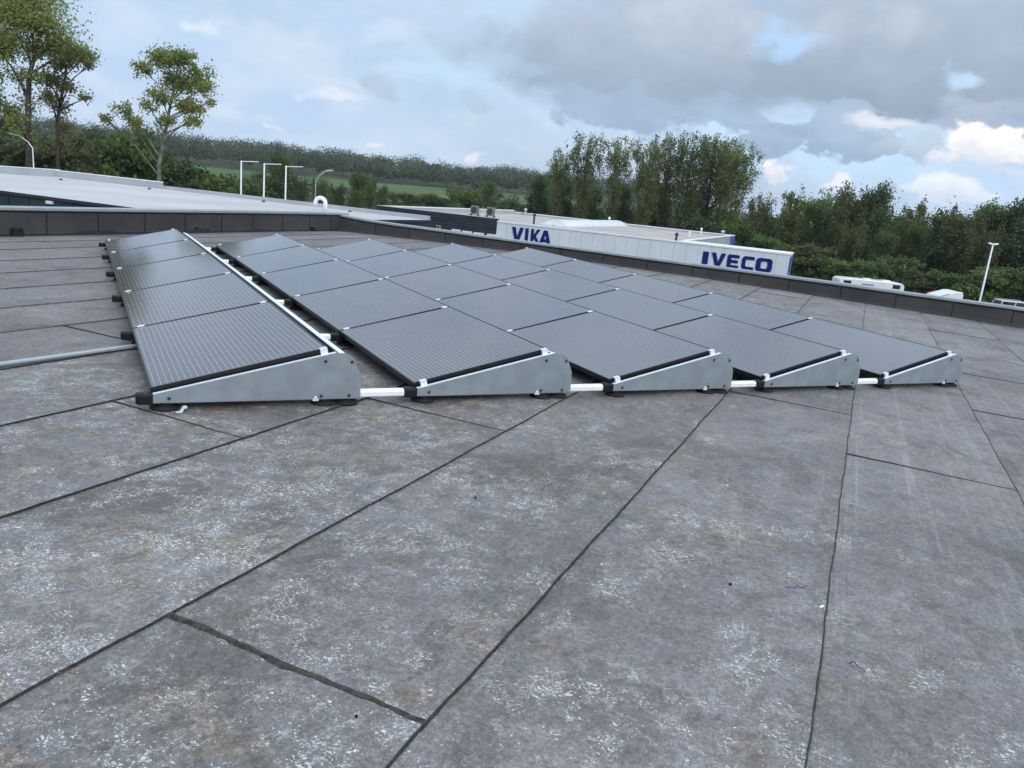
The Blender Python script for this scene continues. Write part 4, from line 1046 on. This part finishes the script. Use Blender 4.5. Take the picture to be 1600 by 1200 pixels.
# kinds to repeat
def column_blobs(seed, h, w, n, z0=.25):
    R = random.Random(seed); bl = []
    for i in range(n):
        f = (i + .5) / n; z = h * (z0 + (1 - z0) * f * .97); env = w * (math.sin(PI * min(1, (.13 + .83 * f))) ** .65)
        a = R.uniform(0, 2 * PI); d = env * R.uniform(.15, .75)
        bl.append((d * math.cos(a), d * math.sin(a), z, env * R.uniform(.32, .5), env * R.uniform(.32, .5), h * R.uniform(.05, .085)))
    return bl
def round_blobs(seed, h, w, n, z0=.3):
    R = random.Random(seed); bl = []
    for i in range(n):
        a = R.uniform(0, 2 * PI); f = R.random() ** .8; d = w * math.sqrt(R.random()) * .85 * (1.0 - .55 * f)
        z = h * (z0 + (.93 - z0) * f)
        bl.append((d * math.cos(a), d * math.sin(a), z, w * R.uniform(.22, .42), w * R.uniform(.22, .42), h * R.uniform(.06, .11)))
    return bl
def kind(seed, h, w, n, shape, leaf, nleaf, size, bark='bark', tr=.2, z0=.25, **kw):
    R = random.Random(seed)
    tk = [(0, 0, 0), (R.uniform(-.2, .2), R.uniform(-.2, .2), h * .35), (R.uniform(-.4, .4), R.uniform(-.4, .4), h * .65), (R.uniform(-.5, .5), R.uniform(-.5, .5), h * .93)]
    bl = (column_blobs if shape == 'col' else round_blobs)(seed, h, w, n, z0)
    return tree_meshes(seed, tk, bl, nleaf, size, M[leaf], M[bark], tr, **kw), h
def plume_tree(seed, h, w, n, leaf, nleaf, size, bark='bark', tr=.2, z0=.12, lean=.0):
    """upswept branches, each carrying a slim feathery plume of leaves; sky shows between them"""
    R = np.random.default_rng(seed); rr = random.Random(seed); mb = MB()
    tk = [Vector((0, 0, 0)), Vector((rr.uniform(-.15, .15), rr.uniform(-.15, .15), h * .35)), Vector((rr.uniform(-.3, .3), rr.uniform(-.3, .3), h * .7)), Vector((rr.uniform(-.3, .3), rr.uniform(-.3, .3), h * .96))]
    mb.tube(tk, [tr, tr * .75, tr * .42, tr * .1], 8); P = []; wts = []
    def tp(z):
        for a, b in zip(tk[:-1], tk[1:]):
            if a.z <= z <= b.z: return a.lerp(b, (z - a.z) / (b.z - a.z))
        return tk[-1]
    per = nleaf // (n + 1)
    for i in range(n + 1):
        f = i / n; zb = h * (z0 + (.62 - z0) * f ** 1.1) * rr.uniform(.93, 1.07); a = i * 2.4 + rr.uniform(-.5, .5)
        ln = h * (.56 - .22 * f) * rr.uniform(.85, 1.2) if i < n else h * .32
        st = tp(zb); out = w * rr.uniform(.50, 1.08) if i < n else .15
        mid = st + Vector((math.cos(a) * out * .72, math.sin(a) * out * .72, ln * .45)); tip = st + Vector((math.cos(a) * out, math.sin(a) * out, ln))
        tip.z = min(tip.z, h * rr.uniform(.86, 1.0))
        r0 = tr * .34 * (1 - .5 * f); mb.tube([st, mid, tip], [r0, r0 * .6, r0 * .12], 5, cap=False)
        m = int(per * rr.uniform(.75, 1.25)); k = max(8, m // 26)
        u = R.uniform(.16, 1.0, k); cen = []
        for x in u:
            p = st.lerp(mid, x * 2) if x < .5 else mid.lerp(tip, x * 2 - 1); cen.append(p)
        cen = np.array([tuple(p) for p in cen]) + R.normal(size=(k, 3)) * np.array([.42, .42, .35]) * (w / 2.6)
        idx = R.integers(0, k, m)
        P.append(cen[idx] + R.normal(size=(m, 3)) * np.array([.24, .24, .42]) * (w / 2.6))
    P = np.concatenate(P); P = P[P[:, 2] > h * z0 * .8]
    n_ = len(P); A = R.normal(size=(n_, 3)); A[:, 2] += .55
    A /= np.linalg.norm(A, axis=1, keepdims=True); B = R.normal(size=(n_, 3)); B -= A * (A * B).sum(1, keepdims=True); B /= np.linalg.norm(B, axis=1, keepdims=True)
    sz = (size * R.uniform(.6, 1.35, n_))[:, None]; L_ = A * sz * .68; W_ = B * sz * .50
    v = np.stack([P - L_, P - L_ * .1 + W_, P + L_, P - L_ * .1 - W_], 1).reshape(-1, 3)
    return (mb.mesh('trunk', M[bark], True), cloud_mesh('crown', v, M[leaf])), h
POP = [plume_tree(21, 20, 2.35, 18, 'leaf_poplar', 8200, .18, z0=.17), plume_tree(22, 20, 2.2, 16, 'leaf_poplar', 6000, .18, z0=.2), plume_tree(23, 20, 2.7, 21, 'leaf_poplar', 10500, .18, z0=.16)]
BEL = [kind(31, 14, 3.6, 30, 'round', 'leaf_green', 9500, .22, z0=.14, sub=10, spread=.42, surf=.2), plume_tree(32, 14, 3.0, 19, 'leaf_brown', 8500, .22, z0=.1), plume_tree(33, 14, 2.1, 13, 'leaf_poplar', 5000, .22, z0=.14), kind(34, 14, 4.0, 34, 'round', 'leaf_dark', 11000, .23, z0=.1, sub=10, spread=.42, surf=.2), plume_tree(35, 14, 2.8, 19, 'leaf_green', 8500, .22, z0=.08)]
BUS = [kind(41, 5, 3.2, 24, 'round', 'leaf_bush', 7500, .17, z0=.12, tr=.09, sub=6), kind(42, 5, 3.4, 24, 'round', 'leaf_brown', 7000, .17, z0=.12, tr=.09, sub=6), kind(43, 5, 3.0, 22, 'round', 'leaf_dark', 7000, .17, z0=.1, tr=.09, sub=6)]
RT = random.Random(77)
def stand(name, var, px, py, D, wf, label, cat, group):
    ms, h = var; b = base_at(px, D); top = at(px, py, D)[2]; s = (top - b.z) / (h * 1.0)
    return plant(name, b, ms, label, cat, group, (s * wf, s * wf, s), RT.uniform(0, 6.28))
g = 'poplars behind the white warehouse'
for px, py, D, v, wf, lb in (
    (872, 222, 128, 1, 1.05, 'Shortest poplar, at the left end of the poplar row'),
    (912, 196, 126, 0, 1.05, 'Poplar with a thin upper crown, second in the row from the left'),
    (960, 200, 127, 1, 1.05, 'Slim poplar beside a gap in the row, third from the left'),
    (1008, 201, 125, 2, .90, 'Poplar just right of the gap, fourth in the row'),
    (1040, 197, 128, 0, .95, 'Poplar in the middle of the row, fifth from the left'),
    (1076, 191, 125, 2, 1.0, 'Highest poplar of the row, sixth from the left'),
    (1108, 198, 127, 0, .95, 'Poplar right of the highest one, seventh from the left'),
    (1146, 205, 124, 2, 1.0, 'Broad dense poplar closing the right end of the row'),
    (1128, 206, 130, 1, .95, 'Poplar half hidden behind the broad one at the right end')):
    stand('poplar_tree', POP[v], px, py, D, wf, lb, 'tree', g)
g = 'mixed trees in the belt behind the parked vehicles'
for px, py, D, v, wf, lb in (
    (1195, 300, 116, 1, .75, 'Small thin tree at the left end of the tree belt beside the poplars'),
    (1242, 290, 114, 2, .95, 'Slim upright tree, second in the belt beside the poplars'),
    (1284, 302, 116, 0, .85, 'Green tree left of the two tallest trees in the belt'),
    (1328, 284, 114, 1, .90, 'Brownish tall tree, left one of the two tallest in the belt'),
    (1372, 287, 115, 3, .85, 'Dark spreading tree, right one of the two tallest in the belt'),
    (1412, 340, 118, 1, .8, 'Low brownish tree in the dip of the belt'),
    (1443, 307, 122, 2, 1.0, 'Pale slim tree rising alone from the dip in the belt'),
    (1490, 330, 112, 3, .95, 'Dark tree right of the pale slim one in the belt'),
    (1530, 318, 110, 1, .95, 'Brownish tree behind the tall lamp post'),
    (1572, 309, 110, 0, .9, 'Green tree right of the tall lamp post'),
    (1612, 306, 108, 3, .9, 'Dark tree at the right picture edge of the belt'),
    (1660, 312, 108, 1, .9, 'Tree of the belt just beyond the right picture edge'),
    (1455, 345, 116, 0, .8, 'Low green tree under the pale slim one'),
    (1220, 345, 122, 3, .8, 'Low dark tree under the slim upright one'),
    (1345, 345, 110, 1, .95, 'Low rusty tree under the two tallest trees of the belt'),
    (1555, 350, 105, 1, .95, 'Low rusty tree beside the top of the tall lamp post'),
    (1400, 355, 108, 0, .9, 'Low green tree below the dip of the belt'),
    (1262, 312, 124, 4, 1.0, 'Feathery green tree behind the slim upright one in the belt'),
    (1308, 300, 124, 4, 1.0, 'Feathery green tree behind the left one of the two tallest'),
    (1352, 300, 122, 0, 1.0, 'Rounded green tree between the two tallest of the belt'),
    (1395, 318, 124, 4, 1.0, 'Feathery green tree right of the two tallest, before the dip'),
    (1428, 332, 126, 0, 1.0, 'Rounded green tree left behind the pale slim one'),
    (1475, 336, 124, 4, 1.1, 'Feathery green tree just right behind the pale slim one'),
    (1512, 326, 122, 0, 1.1, 'Rounded green tree left behind the tall lamp post'),
    (1560, 318, 120, 4, 1.1, 'Feathery green tree right behind the tall lamp post'),
    (1600, 312, 120, 0, 1.1, 'Rounded green tree near the right picture edge of the belt')):
    stand('belt_tree', BEL[v], px, py, D, wf, lb, 'tree', g)
g = 'bushes at the foot of the tree belt'
for px, py, D, v, wf, lb in (
    (1120, 345, 118, 2, 1.1, 'Dark bush under the right end of the poplar row'),
    (1160, 352, 112, 0, 1.0, 'Bright green bush behind the blue corner of the warehouse'),
    (1205, 372, 108, 0, 1.2, 'Green bush behind the last letter of the warehouse sign'),
    (1250, 385, 104, 1, 1.2, 'Rusty bush at the right end of the white warehouse'),
    (1290, 385, 104, 1, 1.3, 'Rusty brown bush left above the caravan'),
    (1330, 410, 100, 0, 1.3, 'Green bush directly behind the caravan'),
    (1385, 412, 100, 0, 1.2, 'Green bush behind the right end of the caravan'),
    (1425, 405, 102, 2, 1.3, 'Dark bush between the caravan and the truck'),
    (1462, 425, 98, 1, 1.3, 'Reddish bush behind the truck spoiler'),
    (1505, 430, 98, 0, 1.3, 'Green bush between the truck and the lamp post'),
    (1548, 432, 96, 2, 1.3, 'Dark bush behind the foot of the tall lamp post'),
    (1590, 425, 96, 0, 1.3, 'Green bush behind the parked cars'),
    (1640, 425, 96, 1, 1.3, 'Bush just beyond the right picture edge')):
    stand('bush', BUS[v], px, py, D, wf, lb, 'bush', g)
g = 'dark trees under the poplars'
for px, py, D, v, wf, lb in (
    (845, 274, 140, 3, .9, 'Dark round tree left of the poplar row'),
    (880, 280, 132, 3, .9, 'Dark tree under the left end of the poplars'),
    (925, 285, 134, 0, .9, 'Green tree under the thin-crowned poplar'),
    (975, 290, 134, 3, .9, 'Dark tree filling the gap in the poplar row'),
    (1030, 285, 136, 3, .95, 'Dark tree under the middle poplars'),
    (1085, 290, 134, 0, .9, 'Green tree under the highest poplar')):
    stand('understory_tree', BEL[v], px, py, D, wf, lb, 'tree', g)
g = 'trees and bushes between the buildings and the fields'
for nm, ks, px, py, D, v, wf, lb in (
    ('broadleaf_tree', BEL, 435, 236, 130, 3, 1.0, 'Dark round tree behind the three white banner poles'),
    ('broadleaf_tree', BEL, 405, 262, 135, 0, .8, 'Green tree behind the middle banner pole, left of the dark one'),
    ('broadleaf_tree', BEL, 470, 272, 132, 1, .8, 'Brownish tree behind the right banner pole'),
    ('broadleaf_tree', BEL, 560, 262, 140, 0, .95, 'Green tree with a pointed top, right of the grey street lamp'),
    ('broadleaf_tree', BEL, 528, 284, 134, 1, .8, 'Brownish low tree behind the gooseneck pipe'),
    ('broadleaf_tree', BEL, 598, 290, 136, 3, .8, 'Dark low tree above the dark ribbed warehouse end'),
    ('broadleaf_tree', BEL, 385, 272, 165, 4, 1.1, 'Feathery green tree left of the banner poles at the field edge'),
    ('broadleaf_tree', BEL, 500, 276, 160, 4, 1.0, 'Feathery green tree left behind the grey street lamp'),
    ('broadleaf_tree', BEL, 578, 278, 165, 4, 1.0, 'Feathery green tree right behind the pointed green one'),
    ('broadleaf_tree', BEL, 615, 296, 160, 0, .9, 'Small round green tree above the dark ribbed warehouse end'),
    ('broadleaf_tree', BEL, 715, 292, 175, 3, .9, 'Dark small tree left of the lone green tree'),
    ('bush', BUS, 640, 303, 150, 1, 1.2, 'Brown bush above the far left corner of the warehouse roof'),
    ('bush', BUS, 690, 306, 150, 2, 1.3, 'Dark bush at the field edge above the warehouse roof'),
    ('broadleaf_tree', BEL, 762, 277, 155, 0, .95, 'Green tree standing alone in front of the far field'),
    ('bush', BUS, 735, 300, 150, 0, 1.1, 'Light green bush left of the lone green tree'),
    ('bush', BUS, 790, 312, 150, 2, 1.2, 'Dark bush between the lone green tree and the poplars'),
    ('bush', BUS, 300, 262, 96, 2, 1.35, 'Large dark bush right of the leaning trunk'),
    ('bush', BUS, 345, 277, 96, 0, 1.2, 'Green bush left of the first banner pole'),
    ('bush', BUS, 375, 285, 100, 2, 1.1, 'Dark bush at the foot of the first banner pole'),
    ('bush', BUS, 215, 212, 92, 0, .85, 'Yellow-green tall bush left of the leaning trunk'),
    ('bush', BUS, 180, 225, 94, 1, 1.0, 'Brown bush between the leaning tree and the gold-tinged tree'),
    ('bush', BUS, 140, 215, 96, 1, 1.0, 'Brown bush right of the gold-tinged tree'),
    ('bush', BUS, 108, 224, 90, 1, .9, 'Rusty bush under the gold-tinged tree'),
    ('bush', BUS, 70, 222, 90, 2, 1.0, 'Dark bush between the two left trunks'),
    ('bush', BUS, 20, 218, 88, 1, 1.1, 'Brown bush behind the pale street lamp at the left edge'),
    ('bush', BUS, 255, 238, 98, 2, 1.0, 'Dark bush behind the leaning trunk'),
    ('broadleaf_tree', BEL, 150, 200, 150, 3, 1.2, 'Dark tree at the wood edge behind the gold-tinged tree'),
    ('broadleaf_tree', BEL, 110, 205, 160, 0, 1.1, 'Green tree at the wood edge behind the two left trunks'),
    ('broadleaf_tree', BEL, 205, 205, 150, 3, 1.1, 'Dark tree at the wood edge behind the yellow-green bush')):
    stand(nm, ks[v], px, py, D, wf, lb, 'bush' if nm == 'bush' else 'tree', g)

# far woodland, one mass
def woodland(name, specs, seed, size, m, per):
    R = np.random.default_rng(seed); V = []
    for a0, a1, r0, r1, cnt, h0, h1 in specs:
        az = np.radians(R.uniform(a0, a1, cnt)) + YAW; r = np.sqrt(R.uniform(r0 ** 2, r1 ** 2, cnt)); hh = R.uniform(h0, h1, cnt)
        for a, d, h in zip(az, r, hh):
            x, y = CAM[0] + d * math.sin(a), CAM[1] + d * math.cos(a); z = terrain(x, y)
            n = per; t = R.normal(size=(n, 3)); t /= np.linalg.norm(t, axis=1, keepdims=True); t *= R.uniform(.55, 1, (n, 1))
            w = h * R.uniform(.24, .46)
            k = R.integers(0, 6, n); off = R.normal(size=(6, 3)) * np.array([.35, .35, .25])
            p = t * .62 + off[k]
            p[:, 2] = np.where(p[:, 2] > 0, p[:, 2] * .8, p[:, 2]); P = np.array([x, y, z + h * .55]) + p * np.array([w * 1.25, w * 1.25, h * .40])
            V.append(P)
    P = np.concatenate(V)
    me = cloud_mesh(name, leaf_cloud(P, size, R, 1.2), m)
    o = bpy.data.objects.new(name, me); COL.objects.link(o); tag(o, kind='stuff'); return o
woodland('woodland', [(-44, 6, 412, 470, 420, 6, 14), (-44, 9, 470, 600, 330, 8, 17), (-44, 12, 600, 730, 420, 9, 19), (-44, -29, 180, 400, 240, 8, 12)], 3, .72, M['leaf_wood'], 170)
woodland('woodland', [(2, 46, 150, 230, 330, 7, 10), (-6, 4, 230, 330, 30, 5, 8), (-27, 3, 236, 262, 60, 4, 6)], 4, .62, M['leaf_wood'], 90)

# ------------------------------------------------------------------ tilt everything that belongs to the roof
for o in ROOFTHINGS:
    o.matrix_world = GM @ (o.matrix_basis.copy())

# ------------------------------------------------------------------ air
HAZE = 0.00016
if HAZE:
    mb = MB(); mb.box((-1000, -1000, GZ - 3), (1000, 1000, 45)); hz = mb.build('haze', bpy.data.materials.new('haze_air')); tag(hz, kind='stuff')
    m = hz.data.materials[0]; m.use_nodes = True; nt = m.node_tree
    nt.nodes.remove(nt.nodes['Principled BSDF']); out = [n for n in nt.nodes if n.type == 'OUTPUT_MATERIAL'][0]
    pv = nt.nodes.new('ShaderNodeVolumePrincipled'); pv.inputs['Density'].default_value = HAZE; pv.inputs['Color'].default_value = (.80, .88, .97, 1); pv.inputs['Anisotropy'].default_value = .2
    nt.links.new(pv.outputs[0], out.inputs['Volume'])

# ------------------------------------------------------------------ sky
SUN_EL, SUN_AZ = math.radians(32), YAW + math.radians(152)       # behind the camera, to the right (compass angle from +Y)
W = bpy.data.worlds.new('World'); SC.world = W; W.use_nodes = True
EXPO = 0.33
def build_sky():
    nt = W.node_tree; t = NT(nt); L = nt.links
    bg = [n for n in nt.nodes if n.type == 'BACKGROUND'][0]
    sky = t.n('ShaderNodeTexSky', sky_type='NISHITA', sun_disc=False, sun_elevation=SUN_EL, sun_rotation=SUN_AZ, altitude=60, air_density=1.0, dust_density=1.2, ozone_density=1.0)
    d = t.n('ShaderNodeTexCoord').outputs['Generated']
    dot = lambda v: t.n('ShaderNodeVectorMath', {0: d, 1: v}, operation='DOT_PRODUCT').outputs['Value']
    X, Y, Z = dot((math.cos(YAW), -math.sin(YAW), 0)), dot((math.sin(YAW), math.cos(YAW), 0)), dot((0, 0, 1))
    az = t.math('ARCTAN2', X, Y); el = t.math('ARCSINE', Z)
    P = t.n('ShaderNodeCombineXYZ', {0: az, 1: el, 2: 0.0}).outputs[0]
    zc = t.math('MAXIMUM', Z, .02)
    S = 10.0 / 2 ** EXPO                                                     # colours below are picture brightness; the background strength is 1/S
    c = t.mix(1.0, sky.outputs[0], (.55, .56, .56), 'MULTIPLY')
    k = lambda r, g, b: (r * S, g * S, b * S)
    n_big = t.noise(t.mapping(P, (3.0, 7.0, 1)), 1.0, 6, .55, .3)
    n_mid = t.noise(t.mapping(P, (9, 16, 1)), 1.0, 6, .58, .25)
    n_fine = t.noise(t.mapping(P, (24, 34, 1)), 1.0, 5, .6, .2)
    n_puff = t.noise(t.mapping(P, (15, 20, 1), loc=(3, 1, 0)), 1.0, 6, .6, .15)
    # thin pale veil over most of the sky
    veil = t.math('ADD', t.math('MULTIPLY', t.step(n_big, .36, .60), .25), .75, clamp=True)
    vcol = t.mix(t.step(n_mid, .32, .72), k(.42, .56, .755), k(.53, .63, .765))
    c = t.mix(veil, c, vcol)
    streak = t.noise(t.mapping(P, (7, 24, 1), (0, 0, -.14)), 1.0, 5, .6, .5)
    c = t.mix(t.math('MULTIPLY', t.step(streak, .50, .74), .45), c, k(.68, .74, .83))
    wv = t.n('ShaderNodeTexNoise', {'Vector': t.mapping(P, (11, 15, 1)), 'Scale': 1.0, 'Detail': 5.0, 'Roughness': .6})
    ws = t.n('ShaderNodeSeparateColor', {0: wv.outputs[1]})
    azw = t.math('ADD', az, t.math('MULTIPLY', t.math('SUBTRACT', ws.outputs[0], .5), .10))
    elw = t.math('ADD', el, t.math('MULTIPLY', t.math('SUBTRACT', ws.outputs[1], .5), .055))
    def pe(px, py):
        r = ray(px, py); return math.atan2(r @ RH, r @ FH), math.atan2(r[2], math.hypot(r[0], r[1]))
    def cloud(px, py, rx, ry, col, col2, soft=.5, amp=1.1, nz=n_mid, op=1.0, flat=0.0, tex=1.6):
        nonlocal c
        a, e = pe(px, py); ra, re = rx / FOC, ry / FOC
        dx = t.math('SUBTRACT', azw, a); dy = t.math('SUBTRACT', elw, e)
        x = t.math('DIVIDE', dx, ra); y = t.math('DIVIDE', dy, re)
        if flat: y = t.math('MULTIPLY', y, t.math('ADD', 1.0, t.math('MULTIPLY', t.math('LESS_THAN', y, 0.0), flat)))
        r = t.math('SQRT', t.math('ADD', t.math('MULTIPLY', x, x), t.math('MULTIPLY', y, y)))
        m = t.math('ADD', t.math('SUBTRACT', 1.0, r), t.math('MULTIPLY', t.math('SUBTRACT', nz, .5), amp * 3.2))
        m = t.math('MULTIPLY', t.step(m, 0.0, soft), op)
        sh = t.step(t.math('ADD', t.math('MULTIPLY', y, .5), t.math('MULTIPLY', t.math('SUBTRACT', n_fine, .5), tex)), -.5, .55)
        c = t.mix(m, c, t.mix(sh, col2, col))
    # clear blue patches
    blue = k(.40, .60, .88); blue2 = k(.50, .68, .88)
    cloud(820, 55, 130, 90, blue2, blue2, .9, .7, n_mid, .75)
    cloud(1300, 240, 420, 70, blue2, blue2, .9, .8, n_mid, .75)
    cloud(700, 110, 120, 40, blue2, blue2, .8, .8, n_mid, .5)
    # grey cloud deck top right, flat base
    g1, g2 = k(.375, .455, .555), k(.24, .315, .41)
    cloud(1270, 90, 560, 130, g1, g2, .5, .30, n_mid, .96, .55, .55)
    cloud(990, 110, 300, 105, k(.41, .49, .59), g2, .55, .36, n_mid, .9, .6, .55)
    cloud(1480, 120, 380, 110, k(.365, .445, .54), k(.25, .325, .42), .5, .36, n_mid, .97, .7, .55)
    cloud(1180, 30, 300, 60, k(.50, .56, .65), k(.40, .46, .55), .8, .8, n_mid, .8)
    cloud(1235, 60, 70, 44, blue, blue, .9, .8, n_puff, .85)
    cloud(1520, 118, 36, 16, blue2, blue2, .8, .9, n_puff, .75)
    # darker blue-grey banks beneath
    d1, d2 = k(.33, .43, .56), k(.28, .37, .50)
    cloud(985, 185, 130, 50, d1, d2, .3, .8, n_puff, .85, 1.0)
    cloud(1110, 180, 120, 40, d1, d2, .35, .7, n_puff, .7, 1.0)
    cloud(1215, 225, 62, 40, d1, d2, .25, .8, n_puff, .9, 1.0)
    cloud(1310, 225, 95, 55, k(.36, .46, .59), d2, .25, .8, n_puff, .9, 1.0)
    cloud(1430, 235, 60, 45, k(.48, .57, .67), k(.36, .45, .57), .3, .8, n_puff, .85, .8)
    cloud(1570, 190, 90, 45, k(.40, .47, .56), d2, .4, .7, n_puff, .8, .8)
    cloud(598, 140, 36, 26, k(.41, .50, .62), k(.37, .46, .59), .8, 1.0, n_puff, .75)
    cloud(740, 170, 36, 22, k(.42, .51, .63), k(.39, .48, .61), .8, .8, n_puff, .75, .6)
    cloud(800, 195, 36, 16, k(.47, .56, .68), k(.44, .53, .66), .5, .8, n_puff, .6, .6)
    # pale and sunlit heaps
    w1, w2 = k(.93, .88, .86), k(.62, .66, .74)
    cloud(1530, 238, 95, 34, w1, w2, .3, .8, n_puff, .95, .4)
    cloud(1460, 245, 40, 18, w1, w2, .4, .8, n_puff, .8, .4)
    cloud(1400, 186, 60, 13, k(.80, .80, .83), k(.62, .67, .75), .9, .9, n_puff, .7, .3)
    cloud(1485, 292, 55, 26, k(.86, .87, .88), k(.62, .70, .79), .5, .9, n_puff, .75, .2)
    cloud(1218, 276, 26, 18, w1, w2, .4, .7, n_puff, .9, .5)
    cloud(1310, 290, 26, 14, k(.86, .84, .85), k(.66, .70, .77), .5, .8, n_puff, .7, .3)
    cloud(1580, 265, 80, 20, k(.66, .72, .79), k(.56, .64, .73), .6, .8, n_puff, .6, .3)
    cloud(430, 200, 20, 8, k(.92, .84, .82), k(.70, .74, .80), .9, .9, n_puff, .6, .4)
    cloud(595, 230, 16, 7, k(.94, .84, .80), k(.74, .76, .80), .9, .7, n_puff, .6, .5)
    cloud(750, 246, 16, 8, k(.92, .84, .81), k(.72, .76, .80), .9, .7, n_puff, .6, .5)
    cloud(530, 155, 60, 12, k(.84, .84, .87), k(.66, .72, .80), 1.0, .9, n_puff, .6, .4)
    cloud(320, 45, 45, 18, k(.84, .87, .92), k(.62, .70, .80), .8, 1.0, n_puff, .6)
    cloud(460, 70, 130, 40, k(.56, .63, .73), k(.52, .60, .71), .8, .9, n_mid, .5)
    cloud(950, 230, 60, 18, k(.66, .74, .84), k(.58, .68, .80), .8, .9, n_puff, .6)
    # nothing of the sky below the horizon
    zen = t.math('ADD', 1.0, t.math('MULTIPLY', t.step(el, .22, .95), .95))   # an overcast sky is brightest overhead
    c = t.mix(1.0, c, t.n('ShaderNodeCombineColor', {0: t.math('ADD', 1.0, t.math('MULTIPLY', t.math('SUBTRACT', zen, 1.0), 1.08)), 1: zen, 2: t.math('ADD', 1.0, t.math('MULTIPLY', t.math('SUBTRACT', zen, 1.0), .80))}).outputs[0], 'MULTIPLY')
    low = t.step(el, -.06, -.01)
    c = t.mix(low, k(.10, .11, .10), c)
    L.new(c, bg.inputs[0]); bg.inputs[1].default_value = 1.0 / S
build_sky()

sun = bpy.data.objects.new('sun', bpy.data.lights.new('sun', 'SUN')); COL.objects.link(sun)
sun.data.energy = 1.15; sun.data.angle = math.radians(14); sun.data.color = (1.0, .95, .88)
sd = Vector((math.sin(SUN_AZ) * math.cos(SUN_EL), math.cos(SUN_AZ) * math.cos(SUN_EL), math.sin(SUN_EL)))
sun.rotation_euler = sd.to_track_quat('Z', 'Y').to_euler(); sun.location = (0, -20, 40)

# ------------------------------------------------------------------ camera and output
cd = bpy.data.cameras.new('camera'); cam = bpy.data.objects.new('camera', cd); COL.objects.link(cam)
cd.sensor_width = 36.0; cd.lens = FOC / 1600 * 36.0; cd.clip_start = 0.05; cd.clip_end = 6000
mw = Matrix.Identity(4)
for i in range(3):
    mw[i][0], mw[i][1], mw[i][2], mw[i][3] = RG[0][i], RG[1][i], -RG[2][i], CAM[i]
cam.matrix_world = mw; SC.camera = cam
SC.render.engine = 'CYCLES'
SC.view_settings.view_transform = 'Standard'; SC.view_settings.look = 'None'
SC.view_settings.exposure = EXPO; SC.view_settings.gamma = 1.0
cy = SC.cycles
cy.use_denoising = True; cy.max_bounces = 6; cy.diffuse_bounces = 3; cy.glossy_bounces = 3; cy.transmission_bounces = 3; cy.volume_bounces = 0; cy.transparent_max_bounces = 6
W.cycles.sampling_method = 'MANUAL'; W.cycles.sample_map_resolution = 512
